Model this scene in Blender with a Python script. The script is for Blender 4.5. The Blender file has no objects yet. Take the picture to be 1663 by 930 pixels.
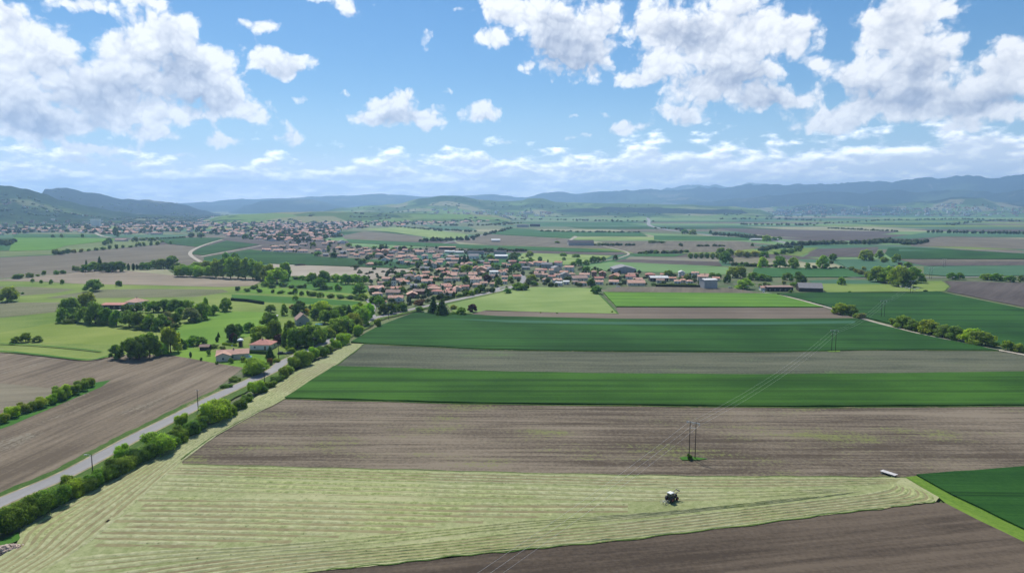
import bpy, bmesh, math, random
from mathutils import Vector, Matrix, noise
R = math.radians
sc = bpy.context.scene
COL = sc.collection
# ------------------------------------------------------------------ camera
CAM_H, FPX, PITCH = 78.0, 1109.0, R(6.7)      # drone 78 m up, focal length in photo pixels, tilt below the horizon
cam_d = bpy.data.cameras.new('camera'); cam = bpy.data.objects.new('camera', cam_d); COL.objects.link(cam)
cam_d.sensor_width = 36.0; cam_d.lens = 36.0*FPX/1663.0
cam_d.clip_start = 1.0; cam_d.clip_end = 200000.0
cam.location = (0, 0, CAM_H); cam.rotation_euler = (R(90)-PITCH, 0, 0)
sc.camera = cam

def ray(px, py):
    x, yv = (px-831.5)/FPX, (465.0-py)/FPX
    c, s = math.cos(PITCH), math.sin(PITCH)
    return Vector((x, c+yv*s, yv*c-s))
def G(px, py, z=0.0):
    """point of the ground seen at a spot of the survey picture"""
    d = ray(px, py)
    t = (z-CAM_H)/min(d.z, -1e-4)
    return Vector((d.x*t, d.y*t, z))
def scale_at(px, py):
    return G(px, py).y*math.cos(PITCH)/FPX + CAM_H*math.sin(PITCH)/FPX   # metres per photo pixel
def azel(px, py):
    d = ray(px, py).normalized()
    return math.atan2(d.x, d.y), math.asin(d.z)

# ------------------------------------------------------------------ sun
SUN_AZ, SUN_EL = R(-20), R(54)                # ahead of the camera, a little to the left
sl = bpy.data.lights.new('sun', 'SUN'); sun = bpy.data.objects.new('sun', sl); COL.objects.link(sun)
sl.energy = 4.8; sl.angle = R(0.53); sl.color = (1.0, 0.955, 0.88)
sdir = Vector((math.sin(SUN_AZ)*math.cos(SUN_EL), math.cos(SUN_AZ)*math.cos(SUN_EL), math.sin(SUN_EL)))
sun.rotation_euler = (-sdir).to_track_quat('-Z', 'Y').to_euler()
sun.location = (0, 0, 300)

# ------------------------------------------------------------------ view
sc.view_settings.view_transform = 'Standard'; sc.view_settings.look = 'None'
sc.view_settings.exposure = 0.12; sc.view_settings.gamma = 1.0
sc.view_settings.use_curve_mapping = False
sc.render.engine = 'CYCLES'
DENOISE = True
cy = sc.cycles
cy.use_denoising = DENOISE
try: cy.denoiser = 'OPENIMAGEDENOISE'; cy.denoising_input_passes = 'RGB_ALBEDO_NORMAL'
except Exception: pass
cy.use_adaptive_sampling = False
try: cy.denoising_prefilter = 'ACCURATE'; cy.denoising_quality = 'HIGH'
except Exception: pass
cy.max_bounces = 6; cy.diffuse_bounces = 2; cy.glossy_bounces = 2; cy.transmission_bounces = 3
cy.volume_bounces = 1; cy.transparent_max_bounces = 6
cy.caustics_reflective = False; cy.caustics_refractive = False
cy.sample_clamp_indirect = 4.0

# ------------------------------------------------------------------ node expressions
class E:
    """a socket (or number) of node tree T that can be used in arithmetic"""
    T = None
    def __init__(s, v): s.v = v
    @staticmethod
    def math(op, *a, clamp=False):
        n = E.T.nodes.new('ShaderNodeMath'); n.operation = op; n.use_clamp = clamp
        for i, x in enumerate(a):
            x = x.v if isinstance(x, E) else x
            if isinstance(x, (int, float)): n.inputs[i].default_value = x
            else: E.T.links.new(x, n.inputs[i])
        return E(n.outputs[0])
    def __add__(s, o): return E.math('ADD', s, o)
    __radd__ = __add__
    def __sub__(s, o): return E.math('SUBTRACT', s, o)
    def __rsub__(s, o): return E.math('SUBTRACT', o, s)
    def __mul__(s, o): return E.math('MULTIPLY', s, o)
    __rmul__ = __mul__
    def __truediv__(s, o): return E.math('DIVIDE', s, o)
    def mx(s, o): return E.math('MAXIMUM', s, o)
    def mn(s, o): return E.math('MINIMUM', s, o)
    def sat(s): return E.math('ADD', s, 0.0, clamp=True)
    def step(s, a, b):
        n = E.T.nodes.new('ShaderNodeMapRange'); n.interpolation_type = 'SMOOTHSTEP'
        E.T.links.new(s.v, n.inputs[0]); n.inputs[1].default_value = a; n.inputs[2].default_value = b
        return E(n.outputs[0])
def vmath(op, *a):
    n = E.T.nodes.new('ShaderNodeVectorMath'); n.operation = op
    for i, x in enumerate(a):
        if isinstance(x, (tuple, list, Vector)): n.inputs[i].default_value = x
        elif isinstance(x, (int, float)): n.inputs[i].default_value = (x, x, x)
        else: E.T.links.new(x, n.inputs[i])
    return n
def comb(x, y, z=0.0):
    n = E.T.nodes.new('ShaderNodeCombineXYZ')
    for i, v in enumerate((x, y, z)):
        if isinstance(v, E): E.T.links.new(v.v, n.inputs[i])
        else: n.inputs[i].default_value = v
    return n.outputs[0]
def fbm(vec, scale, detail=6, rough=0.5, dims='3D', out=0, lac=2.0):
    n = E.T.nodes.new('ShaderNodeTexNoise'); n.noise_dimensions = dims
    if vec is not None: E.T.links.new(vec, n.inputs['Vector'])
    n.inputs['Scale'].default_value = scale; n.inputs['Detail'].default_value = detail
    n.inputs['Roughness'].default_value = rough; n.inputs['Lacunarity'].default_value = lac
    return E(n.outputs[out])
def mixc(f, a, b):
    n = E.T.nodes.new('ShaderNodeMix'); n.data_type = 'RGBA'; n.clamp_factor = True
    for sock, x in ((n.inputs[0], f), (n.inputs[6], a), (n.inputs[7], b)):
        x = x.v if isinstance(x, E) else x
        if isinstance(x, (int, float)): sock.default_value = x
        elif isinstance(x, (tuple, list)): sock.default_value = tuple(x)[:3]+(1,)
        else: E.T.links.new(x, sock)
    return E(n.outputs[2])

# ------------------------------------------------------------------ sky with cumulus
w = bpy.data.worlds.new('World'); sc.world = w; w.use_nodes = True
w.cycles.sampling_method = 'MANUAL'; w.cycles.sample_map_resolution = 512
T = E.T = w.node_tree
for n in list(T.nodes): T.nodes.remove(n)
sky = T.nodes.new('ShaderNodeTexSky'); sky.sky_type = 'NISHITA'; sky.sun_disc = False
sky.sun_elevation = SUN_EL; sky.sun_rotation = SUN_AZ
sky.altitude = 400; sky.air_density = 1.0; sky.dust_density = 0.15; sky.ozone_density = 1.5
SKY_STRENGTH = 0.11
tc = T.nodes.new('ShaderNodeTexCoord'); dirv = tc.outputs['Generated']
sep = T.nodes.new('ShaderNodeSeparateXYZ'); T.links.new(dirv, sep.inputs[0])
dx, dy, dz = (E(o) for o in sep.outputs)
az = E.math('ARCTAN2', dx, dy); el = E.math('ARCSINE', dz)
U = comb(az*10.0, el*10.0, 0.0)               # tenths of a radian: about 111 photo pixels to the unit
# cumulus, each a cluster of rounded masses: centre and half-sizes as seen in the survey picture
CU = [  # left bank
 (20,150,95,72),(70,95,75,55),(10,70,65,55),(150,150,85,55),(230,80,72,52),(285,60,62,42),(300,130,85,58),(360,150,62,45),
 (395,178,45,22),(250,185,120,24),(90,195,110,28),(330,95,50,40),(420,190,30,16),(190,110,70,50),(30,215,90,16),
 (140,8,52,16),(105,5,30,10),(235,2,45,9),(20,20,30,20),
 (463,104,58,26),(435,95,34,20),(425,43,36,11),(565,12,26,16),(540,0,34,8),
 (630,180,62,27),(690,192,42,22),(650,165,34,20),(775,183,40,22),(725,152,12,8),(600,188,34,20),
 (355,228,36,11),(150,242,48,13),(240,215,34,14),(465,222,26,14),(275,222,20,11),(455,195,14,10),(485,160,12,9),(692,60,9,14),
 # dark cloud over the middle
 (905,55,70,62),(930,95,58,42),(830,15,58,30),(870,30,50,40),(960,60,45,60),(795,62,34,15),(852,113,18,14),(985,30,38,36),
 # large right centre bank
 (1080,40,66,50),(1150,60,100,62),(1220,70,92,62),(1285,55,38,38),(1075,105,68,38),(1160,140,100,40),(1100,180,44,16),(1240,160,80,30),
 (1180,100,110,58),(1300,165,36,16),(1030,130,36,18),(1190,20,60,36),
 # right bank
 (1440,60,66,52),(1500,85,56,46),(1400,120,70,32),(1460,140,80,44),(1480,20,62,32),(1530,110,32,36),(1560,160,80,34),(1620,140,56,36),
 (1640,70,28,20),(1600,175,90,28),(1500,180,80,22),(1420,170,60,22),(1350,192,70,22),(1600,98,20,14),(1640,110,44,24),(1325,103,14,9),
 (1700,120,60,60),(1575,199,26,12),
 (1013,206,36,15),(770,64,20,9),(815,66,22,12),(690,66,10,13),(612,12,9,7),(415,62,10,7),(545,235,12,5),(1110,196,30,9),(930,222,10,5),(470,235,16,6),(60,238,22,7),(200,262,26,7),(120,262,30,7),(300,250,16,6),(560,150,10,6),(985,186,18,8),(952,216,14,5),(820,231,14,5),(740,15,12,8),(925,190,8,5),
]
# undersides seen from below: their shade is painted into the cloud colour
SHADY = [(905,75,70,58),(945,95,50,40),(285,115,62,34),(215,150,85,26),(60,195,95,22),(330,165,60,20),(1180,128,95,24),
         (1240,165,70,18),(1120,60,60,30),(1480,162,90,20),(1570,168,80,16),(1500,110,40,26),(640,192,50,12),(463,112,40,10),
         (1400,150,60,16),(120,160,60,22),(780,192,30,8)]
import numpy as np
KU, NA, NE = 10.0, 257, 257
A0, A1, E0, E1 = -0.72, 0.72, 0.0, 0.36       # window of azimuth and elevation with the cumulus ahead
def mass_grid(lst, k_):
    """how deep each direction lies inside the cloud masses (1 at a core, 0 at the rim)"""
    aa, ee = np.meshgrid(np.linspace(A0, A1, NA), np.linspace(E0, E1, NE), indexing='ij')
    m = None
    for (x, y, a, b) in lst:
        c = azel(x, y); f_ = 1.0 if a > 45 else 1.12
        l = np.hypot((aa-c[0])*FPX/(a*f_), (ee-c[1])*FPX/(b*f_))
        g = max(0.50, min(1.0, 0.50+0.50*(min(a, 2.2*b)-12)/38.0))
        l = l*g+1.0-g
        if m is None: m = l; continue
        h = np.maximum(k_-np.abs(m-l), 0.0)/k_
        m = np.minimum(m, l)-h*h*h*k_/6.0
    return np.maximum(1.0-m, -0.9)
def curves(vec_ch, cols):
    """node that sends one coordinate (0..1) through three curves"""
    n = T.nodes.new('ShaderNodeRGBCurve'); T.links.new(vec_ch, n.inputs['Color'])
    cm = n.mapping; cm.use_clip = False
    N = len(cols[0]); idx = list(range(0, N, 2))
    for ch in range(3):
        pts = cm.curves[ch].points
        for _ in range(len(idx)-2): pts.new(0.5, 0.5)
        for k, i in enumerate(idx): pts[k].location = (i/(N-1), float(cols[ch][i])); pts[k].handle_type = 'VECTOR'
    cm.update(); return n.outputs[0]
def separable(grid, rank):
    u, sv, vt = np.linalg.svd(grid, full_matrices=False)
    out = []
    for k in range(0, rank, 3):
        fu, fv, ru, rv = [], [], [], []
        for j in range(3):
            f = u[:, k+j]*math.sqrt(sv[k+j]); g = vt[k+j]*math.sqrt(sv[k+j])
            for q, F, Rg in ((f, fu, ru), (g, fv, rv)):
                lo, hi = q.min(), q.max(); F.append((q-lo)/(hi-lo)); Rg.append((lo, hi))
        out.append((fu, fv, ru, rv))
    return out
MASS, UNDER = separable(mass_grid(CU, 0.25), 24), separable(mass_grid(SHADY, 0.3), 9)
def masses(vec, terms):
    nv = vmath('MULTIPLY_ADD', vec, (1/(KU*(A1-A0)), 1/(KU*(E1-E0)), 0), (-A0/(A1-A0), -E0/(E1-E0), 0)).outputs[0]
    sp = T.nodes.new('ShaderNodeSeparateXYZ'); T.links.new(nv, sp.inputs[0])
    cu_ = comb(*(E(sp.outputs[0]).sat(),)*3); cv_ = comb(*(E(sp.outputs[1]).sat(),)*3)
    tot = None
    for fu, fv, ru, rv in terms:
        a = vmath('MULTIPLY_ADD', curves(cu_, fu), [h-l for l, h in ru], [l for l, h in ru]).outputs[0]
        b = vmath('MULTIPLY_ADD', curves(cv_, fv), [h-l for l, h in rv], [l for l, h in rv]).outputs[0]
        d = E(vmath('DOT_PRODUCT', a, b).outputs['Value'])
        tot = d if tot is None else tot+d
    return tot
def mapped(vec, off=(0, 0, 0), sc_=(1, 1, 1)):
    return vmath('MULTIPLY_ADD', vec, sc_, off).outputs[0]
def vor(vec, scale, detail=2.0, rough=0.5):
    n = T.nodes.new('ShaderNodeTexVoronoi'); n.voronoi_dimensions = '2D'; n.feature = 'F1'; n.normalize = False
    T.links.new(vec, n.inputs['Vector']); n.inputs['Scale'].default_value = scale
    n.inputs['Detail'].default_value = detail; n.inputs['Roughness'].default_value = rough
    return E(n.outputs['Distance'])
def backg(col, strength=1.0):
    b = T.nodes.new('ShaderNodeBackground'); b.inputs[1].default_value = strength
    col = col.v if isinstance(col, E) else col
    if isinstance(col, (tuple, list)): b.inputs[0].default_value = tuple(col)+(1,)
    else: T.links.new(col, b.inputs[0])
    return b.outputs[0]
def mixs(f, a, b):
    n = T.nodes.new('ShaderNodeMixShader'); T.links.new(f.v, n.inputs[0]); T.links.new(a, n.inputs[1]); T.links.new(b, n.inputs[2])
    return n.outputs[0]
hs = T.nodes.new('ShaderNodeHueSaturation'); hs.inputs['Saturation'].default_value = 1.38; hs.inputs['Value'].default_value = 0.80
T.links.new(sky.outputs[0], hs.inputs['Color'])
low = 1.0-el.step(-0.03, 0.17)                 # haze painted into the sky colour low over the plain
k_ = 1.0/SKY_STRENGTH
sk = mixc(low*0.9, hs.outputs[0], (0.50*k_, 0.73*k_, 0.96*k_))
sky_bg = backg(mixc((1.0-el.step(0.0, 0.085))*0.8, sk, (1.7*k_, 1.6*k_, 1.5*k_)), SKY_STRENGTH)  # horizon colour brightened to make up for the haze volume
SHADE, BRIGHT = (0.37, 0.42, 0.54), (1.02, 1.02, 1.02)  # shaded and sunlit cloud tones, painted into the sky colour
# small flat cumulus crowding towards the horizon, all round
BL = comb(az*13.0, E.math('POWER', el.mx(0.0)+0.006, 0.70)*21.0, 0.7)
right_more = az.step(-0.55, 0.45)
bb = vor(mapped(BL, (1.3, 4.2, 0)), 1.9, 1.0, 0.5)
bn = fbm(BL, 1.0, 7, 0.58, '2D')+(0.42-bb)*0.16
bn1 = fbm(mapped(BL, (-0.04, 0.16, 0)), 1.0, 4, 0.58, '2D')
env = 0.26*(1.0-el.step(0.030, 0.090))+0.22*right_more*(1.0-el.step(0.06, 0.14))-0.22*el.step(0.07, 0.14)
DB = (bn-0.555+env)*4.6
DB1 = (bn1-0.555+env)*4.6
a_band = DB.step(0.0, 0.95)*(0.92*el.step(-0.002, 0.012))
lit_b = 1.05-0.85*DB1.step(0.1, 1.5)+(bn-bn1)*2.2
c_band = mixc(lit_b.sat(), (0.88, 0.93, 1.0), (2.0, 1.92, 1.8))  # painted shade and sunlight, brightened to show through the haze
# cumulus field elsewhere: a layer at cloud height seen in perspective
zz = dz.mx(0.0)+0.06
PL = comb(dx/zz*0.55, dy/zz*0.55, 0.0)
gen = fbm(PL, 1.1, 7, 0.56, '2D')
D_gen = (gen-0.55)*5.0
outside = E.math('MAXIMUM', E.math('ABSOLUTE', az).step(0.70, 0.86), el.step(0.30, 0.40))
a_gen = D_gen.step(0.0, 0.6)*outside
c_gen = mixc((1.0-0.6*D_gen.step(0.3, 1.7)).sat(), SHADE, BRIGHT)
base = mixs(a_band, sky_bg, backg(c_band))
wide = mixs(a_gen, base, backg(c_gen))
# the cumulus ahead, in sectors of azimuth
warp = fbm(U, 2.0, 4, 0.6, '2D', 1)
UW = vmath('ADD', U, vmath('MULTIPLY_ADD', warp.v, (0.26, 0.17, 0), (-0.13, -0.085, 0)).outputs[0]).outputs[0]
UL = mapped(UW, (-0.03, 0.15, 0)); US = mapped(UW, (-0.012, 0.045, 0))
def relief(vec, oct_):
    return (fbm(vec, 1.9, oct_, 0.575, '2D')-0.5)*1.7
bil0 = vor(mapped(UW, (3.1, 1.7, 0)), 3.6, 2.0, 0.55); bil1 = vor(mapped(US, (3.1, 1.7, 0)), 3.6, 2.0, 0.55)
r0 = (fbm(UW, 1.9, 9, 0.60, '2D')-0.5)*1.9+(0.42-bil0)*0.78
r1 = (fbm(US, 1.9, 7, 0.60, '2D')-0.5)*1.9+(0.42-bil1)*0.78
rl = relief(UL, 3)
D0 = masses(UW, MASS)*1.75+r0-0.02
D1 = masses(UL, MASS)*1.5+rl
under = (masses(UW, UNDER)+rl*0.30).step(-0.15, 0.75)
alpha = D0.step(-0.10, 0.55)*(1.0-outside)
lit = 1.13-0.34*D1.step(0.1, 1.7)-0.56*under+(r0-r1)*0.30+(0.42-bil0)*0.46  # painted self-shadow: density compared with a spot nearer the sun
ahead = mixs(alpha, wide, backg(mixc(lit.sat(), SHADE, BRIGHT)))
wo = T.nodes.new('ShaderNodeOutputWorld'); T.links.new(ahead, wo.inputs[0])

# ------------------------------------------------------------------ helpers
random.seed(11)
def tag(o, label=None, cat=None, group=None, kind=None):
    if label: o['label'] = label
    if cat: o['category'] = cat
    if group: o['group'] = group
    if kind: o['kind'] = kind
    return o
def obj(name, me, mat=None, parent=None, loc=None, rz=None, scl=None, color=None):
    o = bpy.data.objects.new(name, me); COL.objects.link(o)
    if mat is not None and me is not None and not me.materials:
        for m in (mat if isinstance(mat, (list, tuple)) else [mat]): me.materials.append(m)
    if parent: o.parent = parent
    if loc is not None: o.location = loc
    if rz is not None: o.rotation_euler[2] = rz
    if scl is not None: o.scale = scl
    if color is not None: o.color = tuple(color)[:3]+(1,)
    return o
def empty(name, loc, rz=0.0):
    o = bpy.data.objects.new(name, None); COL.objects.link(o); o.location = loc; o.rotation_euler[2] = rz
    o.empty_display_size = 0.5
    return o
class MB:
    """collects faces of one mesh"""
    def __init__(s): s.v, s.f, s.m = [], [], []
    def face(s, pts, mi=0):
        i = len(s.v); s.v += [tuple(p) for p in pts]; s.f.append(tuple(range(i, i+len(pts)))); s.m.append(mi)
    def box(s, c, d, rz=0.0, mi=0, tilt=None):
        M = Matrix.Rotation(rz, 4, 'Z')
        if tilt: M = M @ Matrix.Rotation(tilt[1], 4, tilt[0])
        M = Matrix.Translation(c) @ M
        x, y, z = d[0]/2, d[1]/2, d[2]/2
        P = [M @ Vector(q) for q in ((-x,-y,-z),(x,-y,-z),(x,y,-z),(-x,y,-z),(-x,-y,z),(x,-y,z),(x,y,z),(-x,y,z))]
        i = len(s.v); s.v += [tuple(p) for p in P]
        for q in ((0,3,2,1),(4,5,6,7),(0,1,5,4),(1,2,6,5),(2,3,7,6),(3,0,4,7)): s.f.append(tuple(i+k for k in q)); s.m.append(mi)
    def tube(s, pts, rad, n=6, mi=0, cap=True):
        rad = rad if isinstance(rad, (list, tuple)) else [rad]*len(pts)
        pts = [Vector(p) for p in pts]; rings = []
        for k, p in enumerate(pts):
            d = (pts[min(k+1, len(pts)-1)]-pts[max(k-1, 0)]).normalized()
            a = d.cross(Vector((0, 0, 1)) if abs(d.z) < 0.9 else Vector((1, 0, 0))).normalized(); b = d.cross(a)
            i = len(s.v); rings.append(i)
            for j in range(n):
                t = 2*math.pi*j/n; s.v.append(tuple(p+(a*math.cos(t)+b*math.sin(t))*rad[k]))
        for r0_, r1_ in zip(rings, rings[1:]):
            for j in range(n): s.f.append((r0_+j, r0_+(j+1) % n, r1_+(j+1) % n, r1_+j)); s.m.append(mi)
        if cap:
            s.f.append(tuple(rings[0]+j for j in range(n))[::-1]); s.m.append(mi)
            s.f.append(tuple(rings[-1]+j for j in range(n))); s.m.append(mi)
    def mesh(s, name, smooth=False):
        me = bpy.data.meshes.new(name); me.from_pydata(s.v, [], s.f)
        if any(s.m): me.polygons.foreach_set('material_index', s.m)
        if smooth: me.polygons.foreach_set('use_smooth', [True]*len(s.f))
        me.update(); return me
ORD = 'first second third fourth fifth sixth seventh eighth ninth tenth eleventh twelfth thirteenth fourteenth fifteenth sixteenth seventeenth eighteenth nineteenth twentieth'.split()
def ordw(n):
    if n <= 20: return ORD[n-1]
    t = {2: 'twenty', 3: 'thirty', 4: 'forty', 5: 'fifty', 6: 'sixty', 7: 'seventy', 8: 'eighty'}[n//10]
    return t+'-'+ORD[n % 10-1] if n % 10 else {20: 'twentieth', 30: 'thirtieth', 40: 'fortieth', 50: 'fiftieth', 60: 'sixtieth', 70: 'seventieth', 80: 'eightieth'}[n]
def smooth_line(P, n=6):
    out = []
    for i in range(len(P)-1):
        p0, p1, p2, p3 = P[max(i-1, 0)], P[i], P[i+1], P[min(i+2, len(P)-1)]
        for k in range(n):
            t = k/n
            out.append(0.5*((2*p1)+(p2-p0)*t+(2*p0-5*p1+4*p2-p3)*t*t+(3*p1-p0-3*p2+p3)*t**3))
    out.append(P[-1]); return out

# ------------------------------------------------------------------ materials
def newmat(name, rough=0.9, spec=0.2):
    m = bpy.data.materials.new(name); m.use_nodes = True; t = E.T = m.node_tree
    p = t.nodes['Principled BSDF']; p.inputs['Roughness'].default_value = rough
    p.inputs['Specular IOR Level'].default_value = spec
    return m, t, p
def setcol(t, p, c): t.links.new(c.v, p.inputs['Base Color'])
def plain(name, col, rough=0.8, vary=0.25, scale=1.5, spec=0.25, metal=0.0):
    m, t, p = newmat(name, rough, spec); p.inputs['Metallic'].default_value = metal
    tcn = t.nodes.new('ShaderNodeTexCoord')
    f = fbm(tcn.outputs['Object'], scale, 5, 0.6)
    a = tuple(x*(1-vary) for x in col); b = tuple(min(1, x*(1+vary)) for x in col)
    setcol(t, p, mixc(f.step(0.25, 0.75), a, b)); return m
def objpos(t): return t.nodes.new('ShaderNodeTexCoord').outputs['Object']
def rotated(t, vec, ang):
    n = t.nodes.new('ShaderNodeVectorRotate'); n.rotation_type = 'Z_AXIS'; t.links.new(vec, n.inputs['Vector']); n.inputs['Angle'].default_value = -ang
    return n.outputs[0]
def stretch(vec, s): return vmath('MULTIPLY', vec, s).outputs[0]
def field_mat(name, c1, c2, ang=0.0, row=1.2, fine=0.8, band=0.9, blot=0.8, speck=0.5, weeds=None, weed_amt=0.62, bump=0.4, rough=0.95, tram=0.0):
    m, t, p = newmat(name, rough, 0.1)
    v = rotated(t, objpos(t), ang)
    s1 = fbm(stretch(v, (0.020, 1.0/row, 0)), 1.0, 3, 0.65, '2D')
    s2 = fbm(stretch(v, (0.004, 0.10, 0)), 1.0, 4, 0.62, '2D')
    bl = fbm(v, 0.013, 4, 0.55, '2D')
    sp = fbm(v, 0.8, 4, 0.75, '2D')
    sx = t.nodes.new('ShaderNodeSeparateXYZ'); t.links.new(v, sx.inputs[0])
    f = 0.5+(s1-0.5)*(fine*1.6)+(s2-0.5)*(band*2.0)+(bl-0.5)*(blot*2.0)+(sp-0.5)*(speck*1.8)
    c = mixc(f.sat(), c1, c2)
    if weeds:
        wn = fbm(stretch(v, (0.022, 0.055, 0)), 1.0, 5, 0.62, '2D')
        c = mixc((wn+(sp-0.5)*0.75+(s1-0.5)*0.35).step(weed_amt, weed_amt+0.20)*0.8, c, weeds)
    if tram:                                   # wheel tracks of the sprayer, every so many metres
        fr = E.math('FRACT', (E(sx.outputs[1])+(bl-0.5)*1.5)/tram)
        lane = E.math('ABSOLUTE', E.math('ABSOLUTE', fr-0.5)*tram-0.9)
        c = mixc((1.0-lane.step(0.3, 0.9))*0.7, c, tuple(0.6*x for x in c1))
    setcol(t, p, c)
    if bump:
        b = t.nodes.new('ShaderNodeBump'); b.inputs['Strength'].default_value = bump; b.inputs['Distance'].default_value = 0.25
        t.links.new((s1+sp*0.6).v, b.inputs['Height']); t.links.new(b.outputs[0], p.inputs['Normal'])
    return m
def dirang(a, b):
    d = G(*b)-G(*a); return math.atan2(d.y, d.x)

# ------------------------------------------------------------------ ground
m, t, p = newmat('plain_ground'); v = objpos(t)
n1 = fbm(v, 0.004, 5, 0.6, '2D'); n2 = fbm(v, 0.05, 5, 0.65, '2D')
g = mixc(n1.step(0.35, 0.65), (0.060, 0.095, 0.030), (0.130, 0.160, 0.060))
setcol(t, p, mixc(n2.step(0.45, 0.75), g, (0.15, 0.135, 0.085)))
mb = MB(); mb.face([(-20000, -1500, 0), (20000, -1500, 0), (20000, 20000, 0), (-20000, 20000, 0)])
tag(obj('ground', mb.mesh('ground'), m), kind='structure')

_z = [0.02]
def ragged(P):
    """field outlines wander a little, as a driver's turns leave them"""
    out = []
    for a_, b_ in zip(P, P[1:]+P[:1]):
        L_ = (b_-a_).length; n_ = max(1, min(60, int(L_/max(4.0, a_.y*0.03)))); d_ = (b_-a_).normalized(); nr = Vector((-d_.y, d_.x, 0))
        for k in range(n_):
            q = a_.lerp(b_, k/n_)
            out.append(q+nr*(0.0 if k == 0 else 0.55*noise.noise((q.x*0.11, q.y*0.11, 4.0))+0.25*noise.noise((q.x*0.5, q.y*0.5, 9.0))))
    return out
def sheet(name, px, mat, crop=0.0, z=None):
    """a field: a sheet on the ground, or a slab as tall as its standing crop"""
    if z is None: _z[0] += 0.008; z = _z[0]
    P = ragged([G(*q) for q in px])
    me = bpy.data.meshes.new(name)
    n = len(P)
    if crop:
        z += crop
        V = [(q.x, q.y, z) for q in P]+[(q.x, q.y, -0.02) for q in P]
        F = [tuple(range(n))]+[(i, n+i, n+(i+1) % n, (i+1) % n) for i in range(n)]
    else:
        V = [(q.x, q.y, z) for q in P]; F = [tuple(range(n))]
    bm = bmesh.new(); vs = [bm.verts.new(q) for q in V]; fs = [bm.faces.new([vs[k] for k in f]) for f in F]
    bmesh.ops.recalc_face_normals(bm, faces=fs)
    if fs[0].normal.z < 0: bmesh.ops.reverse_faces(bm, faces=fs)
    bmesh.ops.triangulate(bm, faces=[fs[0]])
    bm.to_mesh(me); bm.free()
    return tag(obj(name, me, mat), kind='structure')
def ribbon(name, px, width, mat, z=None, off=0.0, world=None):
    if z is None: _z[0] += 0.008; z = _z[0]
    P = smooth_line(world or [G(*q) for q in px], 8); L = []; Rr = []
    for i, q in enumerate(P):
        d = P[min(i+1, len(P)-1)]-P[max(i-1, 0)]; nrm = Vector((-d.y, d.x, 0)).normalized()
        wob = 0.0 if off == 0 else 0.35*math.sin(i*1.7)+0.2*math.sin(i*0.63)
        c = q+nrm*off
        L.append((c+nrm*(width/2+wob)).to_tuple()[:2]+(z,)); Rr.append((c-nrm*(width/2-wob)).to_tuple()[:2]+(z,))
    mb = MB()
    for i in range(len(P)-1): mb.face([Rr[i], Rr[i+1], L[i+1], L[i]])
    return tag(obj(name, mb.mesh(name), mat), kind='structure')

H0 = dirang((560, 650), (1600, 662))
GREEN_BLUE = field_mat('wheat_blue_green', (0.010, 0.048, 0.0065), (0.027, 0.092, 0.014), dirang((600, 540), (1500, 545)), 1.0, 0.6, 1.0, 1.3, 0.5, tram=24.0)
GREEN_DEEP = field_mat('wheat_deep_green', (0.017, 0.060, 0.005), (0.044, 0.120, 0.012), dirang((480, 640), (1600, 640)), 1.1, 0.7, 1.0, 1.2, 0.5, tram=18.0)
GREEN_LIME = field_mat('barley_lime', (0.065, 0.165, 0.016), (0.115, 0.235, 0.028), dirang((985, 485), (1300, 487)), 1.0, 0.4, 0.5, 0.9, 0.5, tram=20.0)
GREEN_MID = field_mat('crop_mid_green', (0.022, 0.085, 0.020), (0.045, 0.13, 0.035), 0.1, 1.2, 0.5, 0.8, 0.8, 0.3)
GREEN_PALE = field_mat('crop_pale_green', (0.10, 0.19, 0.065), (0.16, 0.26, 0.10), 0.05, 1.5, 0.5, 0.8, 0.8, 0.4)
GREEN_DULL = field_mat('crop_dull_green', (0.040, 0.11, 0.055), (0.075, 0.15, 0.080), 0.03, 1.5, 0.5, 0.8, 0.8, 0.4)
YOUNG = field_mat('young_rows', (0.055, 0.064, 0.042), (0.125, 0.130, 0.085), dirang((600, 585), (1600, 590)), 2.8, 1.2, 0.7, 0.6, 1.1, (0.10, 0.17, 0.05), 0.66)
EARTH = field_mat('tilled_earth', (0.0747, 0.0580, 0.0414), (0.2047, 0.1690, 0.1232), dirang((450, 700), (1600, 705)), 2.0, 1.35, 0.8, 0.8, 0.9, (0.160, 0.185, 0.055), 0.59)
EARTH_DARK = field_mat('dark_tilled_earth', (0.054, 0.041, 0.030), (0.122, 0.095, 0.069), dirang((800, 905), (1500, 840)), 2.4, 1.1, 0.8, 0.8, 0.7)
EARTH_WARM = field_mat('harrowed_earth', (0.1058, 0.0833, 0.0589), (0.2205, 0.1784, 0.1273), dirang((60, 700), (300, 600)), 2.8, 1.0, 0.9, 0.8, 0.6, (0.22, 0.20, 0.15), 0.64)
EARTH_GREY = field_mat('grey_earth', (0.108, 0.095, 0.069), (0.171, 0.149, 0.109), dirang((0, 430), (300, 405)), 2.5, 0.7, 0.8, 0.9, 0.5)
EARTH_BEIGE = field_mat('dry_beige_earth', (0.25, 0.215, 0.165), (0.36, 0.315, 0.25), dirang((480, 445), (560, 433)), 5.0, 0.5, 0.5, 0.7, 0.4)
EARTH_PURPLE = field_mat('purple_brown_earth', (0.068, 0.056, 0.051), (0.113, 0.095, 0.084), dirang((1310, 416), (1400, 402)), 3.0, 0.8, 0.8, 0.8, 0.5)
STRAW = field_mat('dry_stubble', (0.20, 0.20, 0.115), (0.31, 0.30, 0.185), 0.05, 2.0, 0.6, 0.8, 0.9, 0.5)
MEADOW = field_mat('meadow', (0.100, 0.165, 0.028), (0.200, 0.250, 0.060), 0.5, 6.0, 0.3, 0.5, 1.2, 0.7, (0.21, 0.20, 0.10), 0.66)
MEADOW_LUSH = field_mat('lush_meadow', (0.085, 0.180, 0.020), (0.150, 0.255, 0.034), 0.4, 6.0, 0.3, 0.4, 1.2, 0.7)
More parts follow.
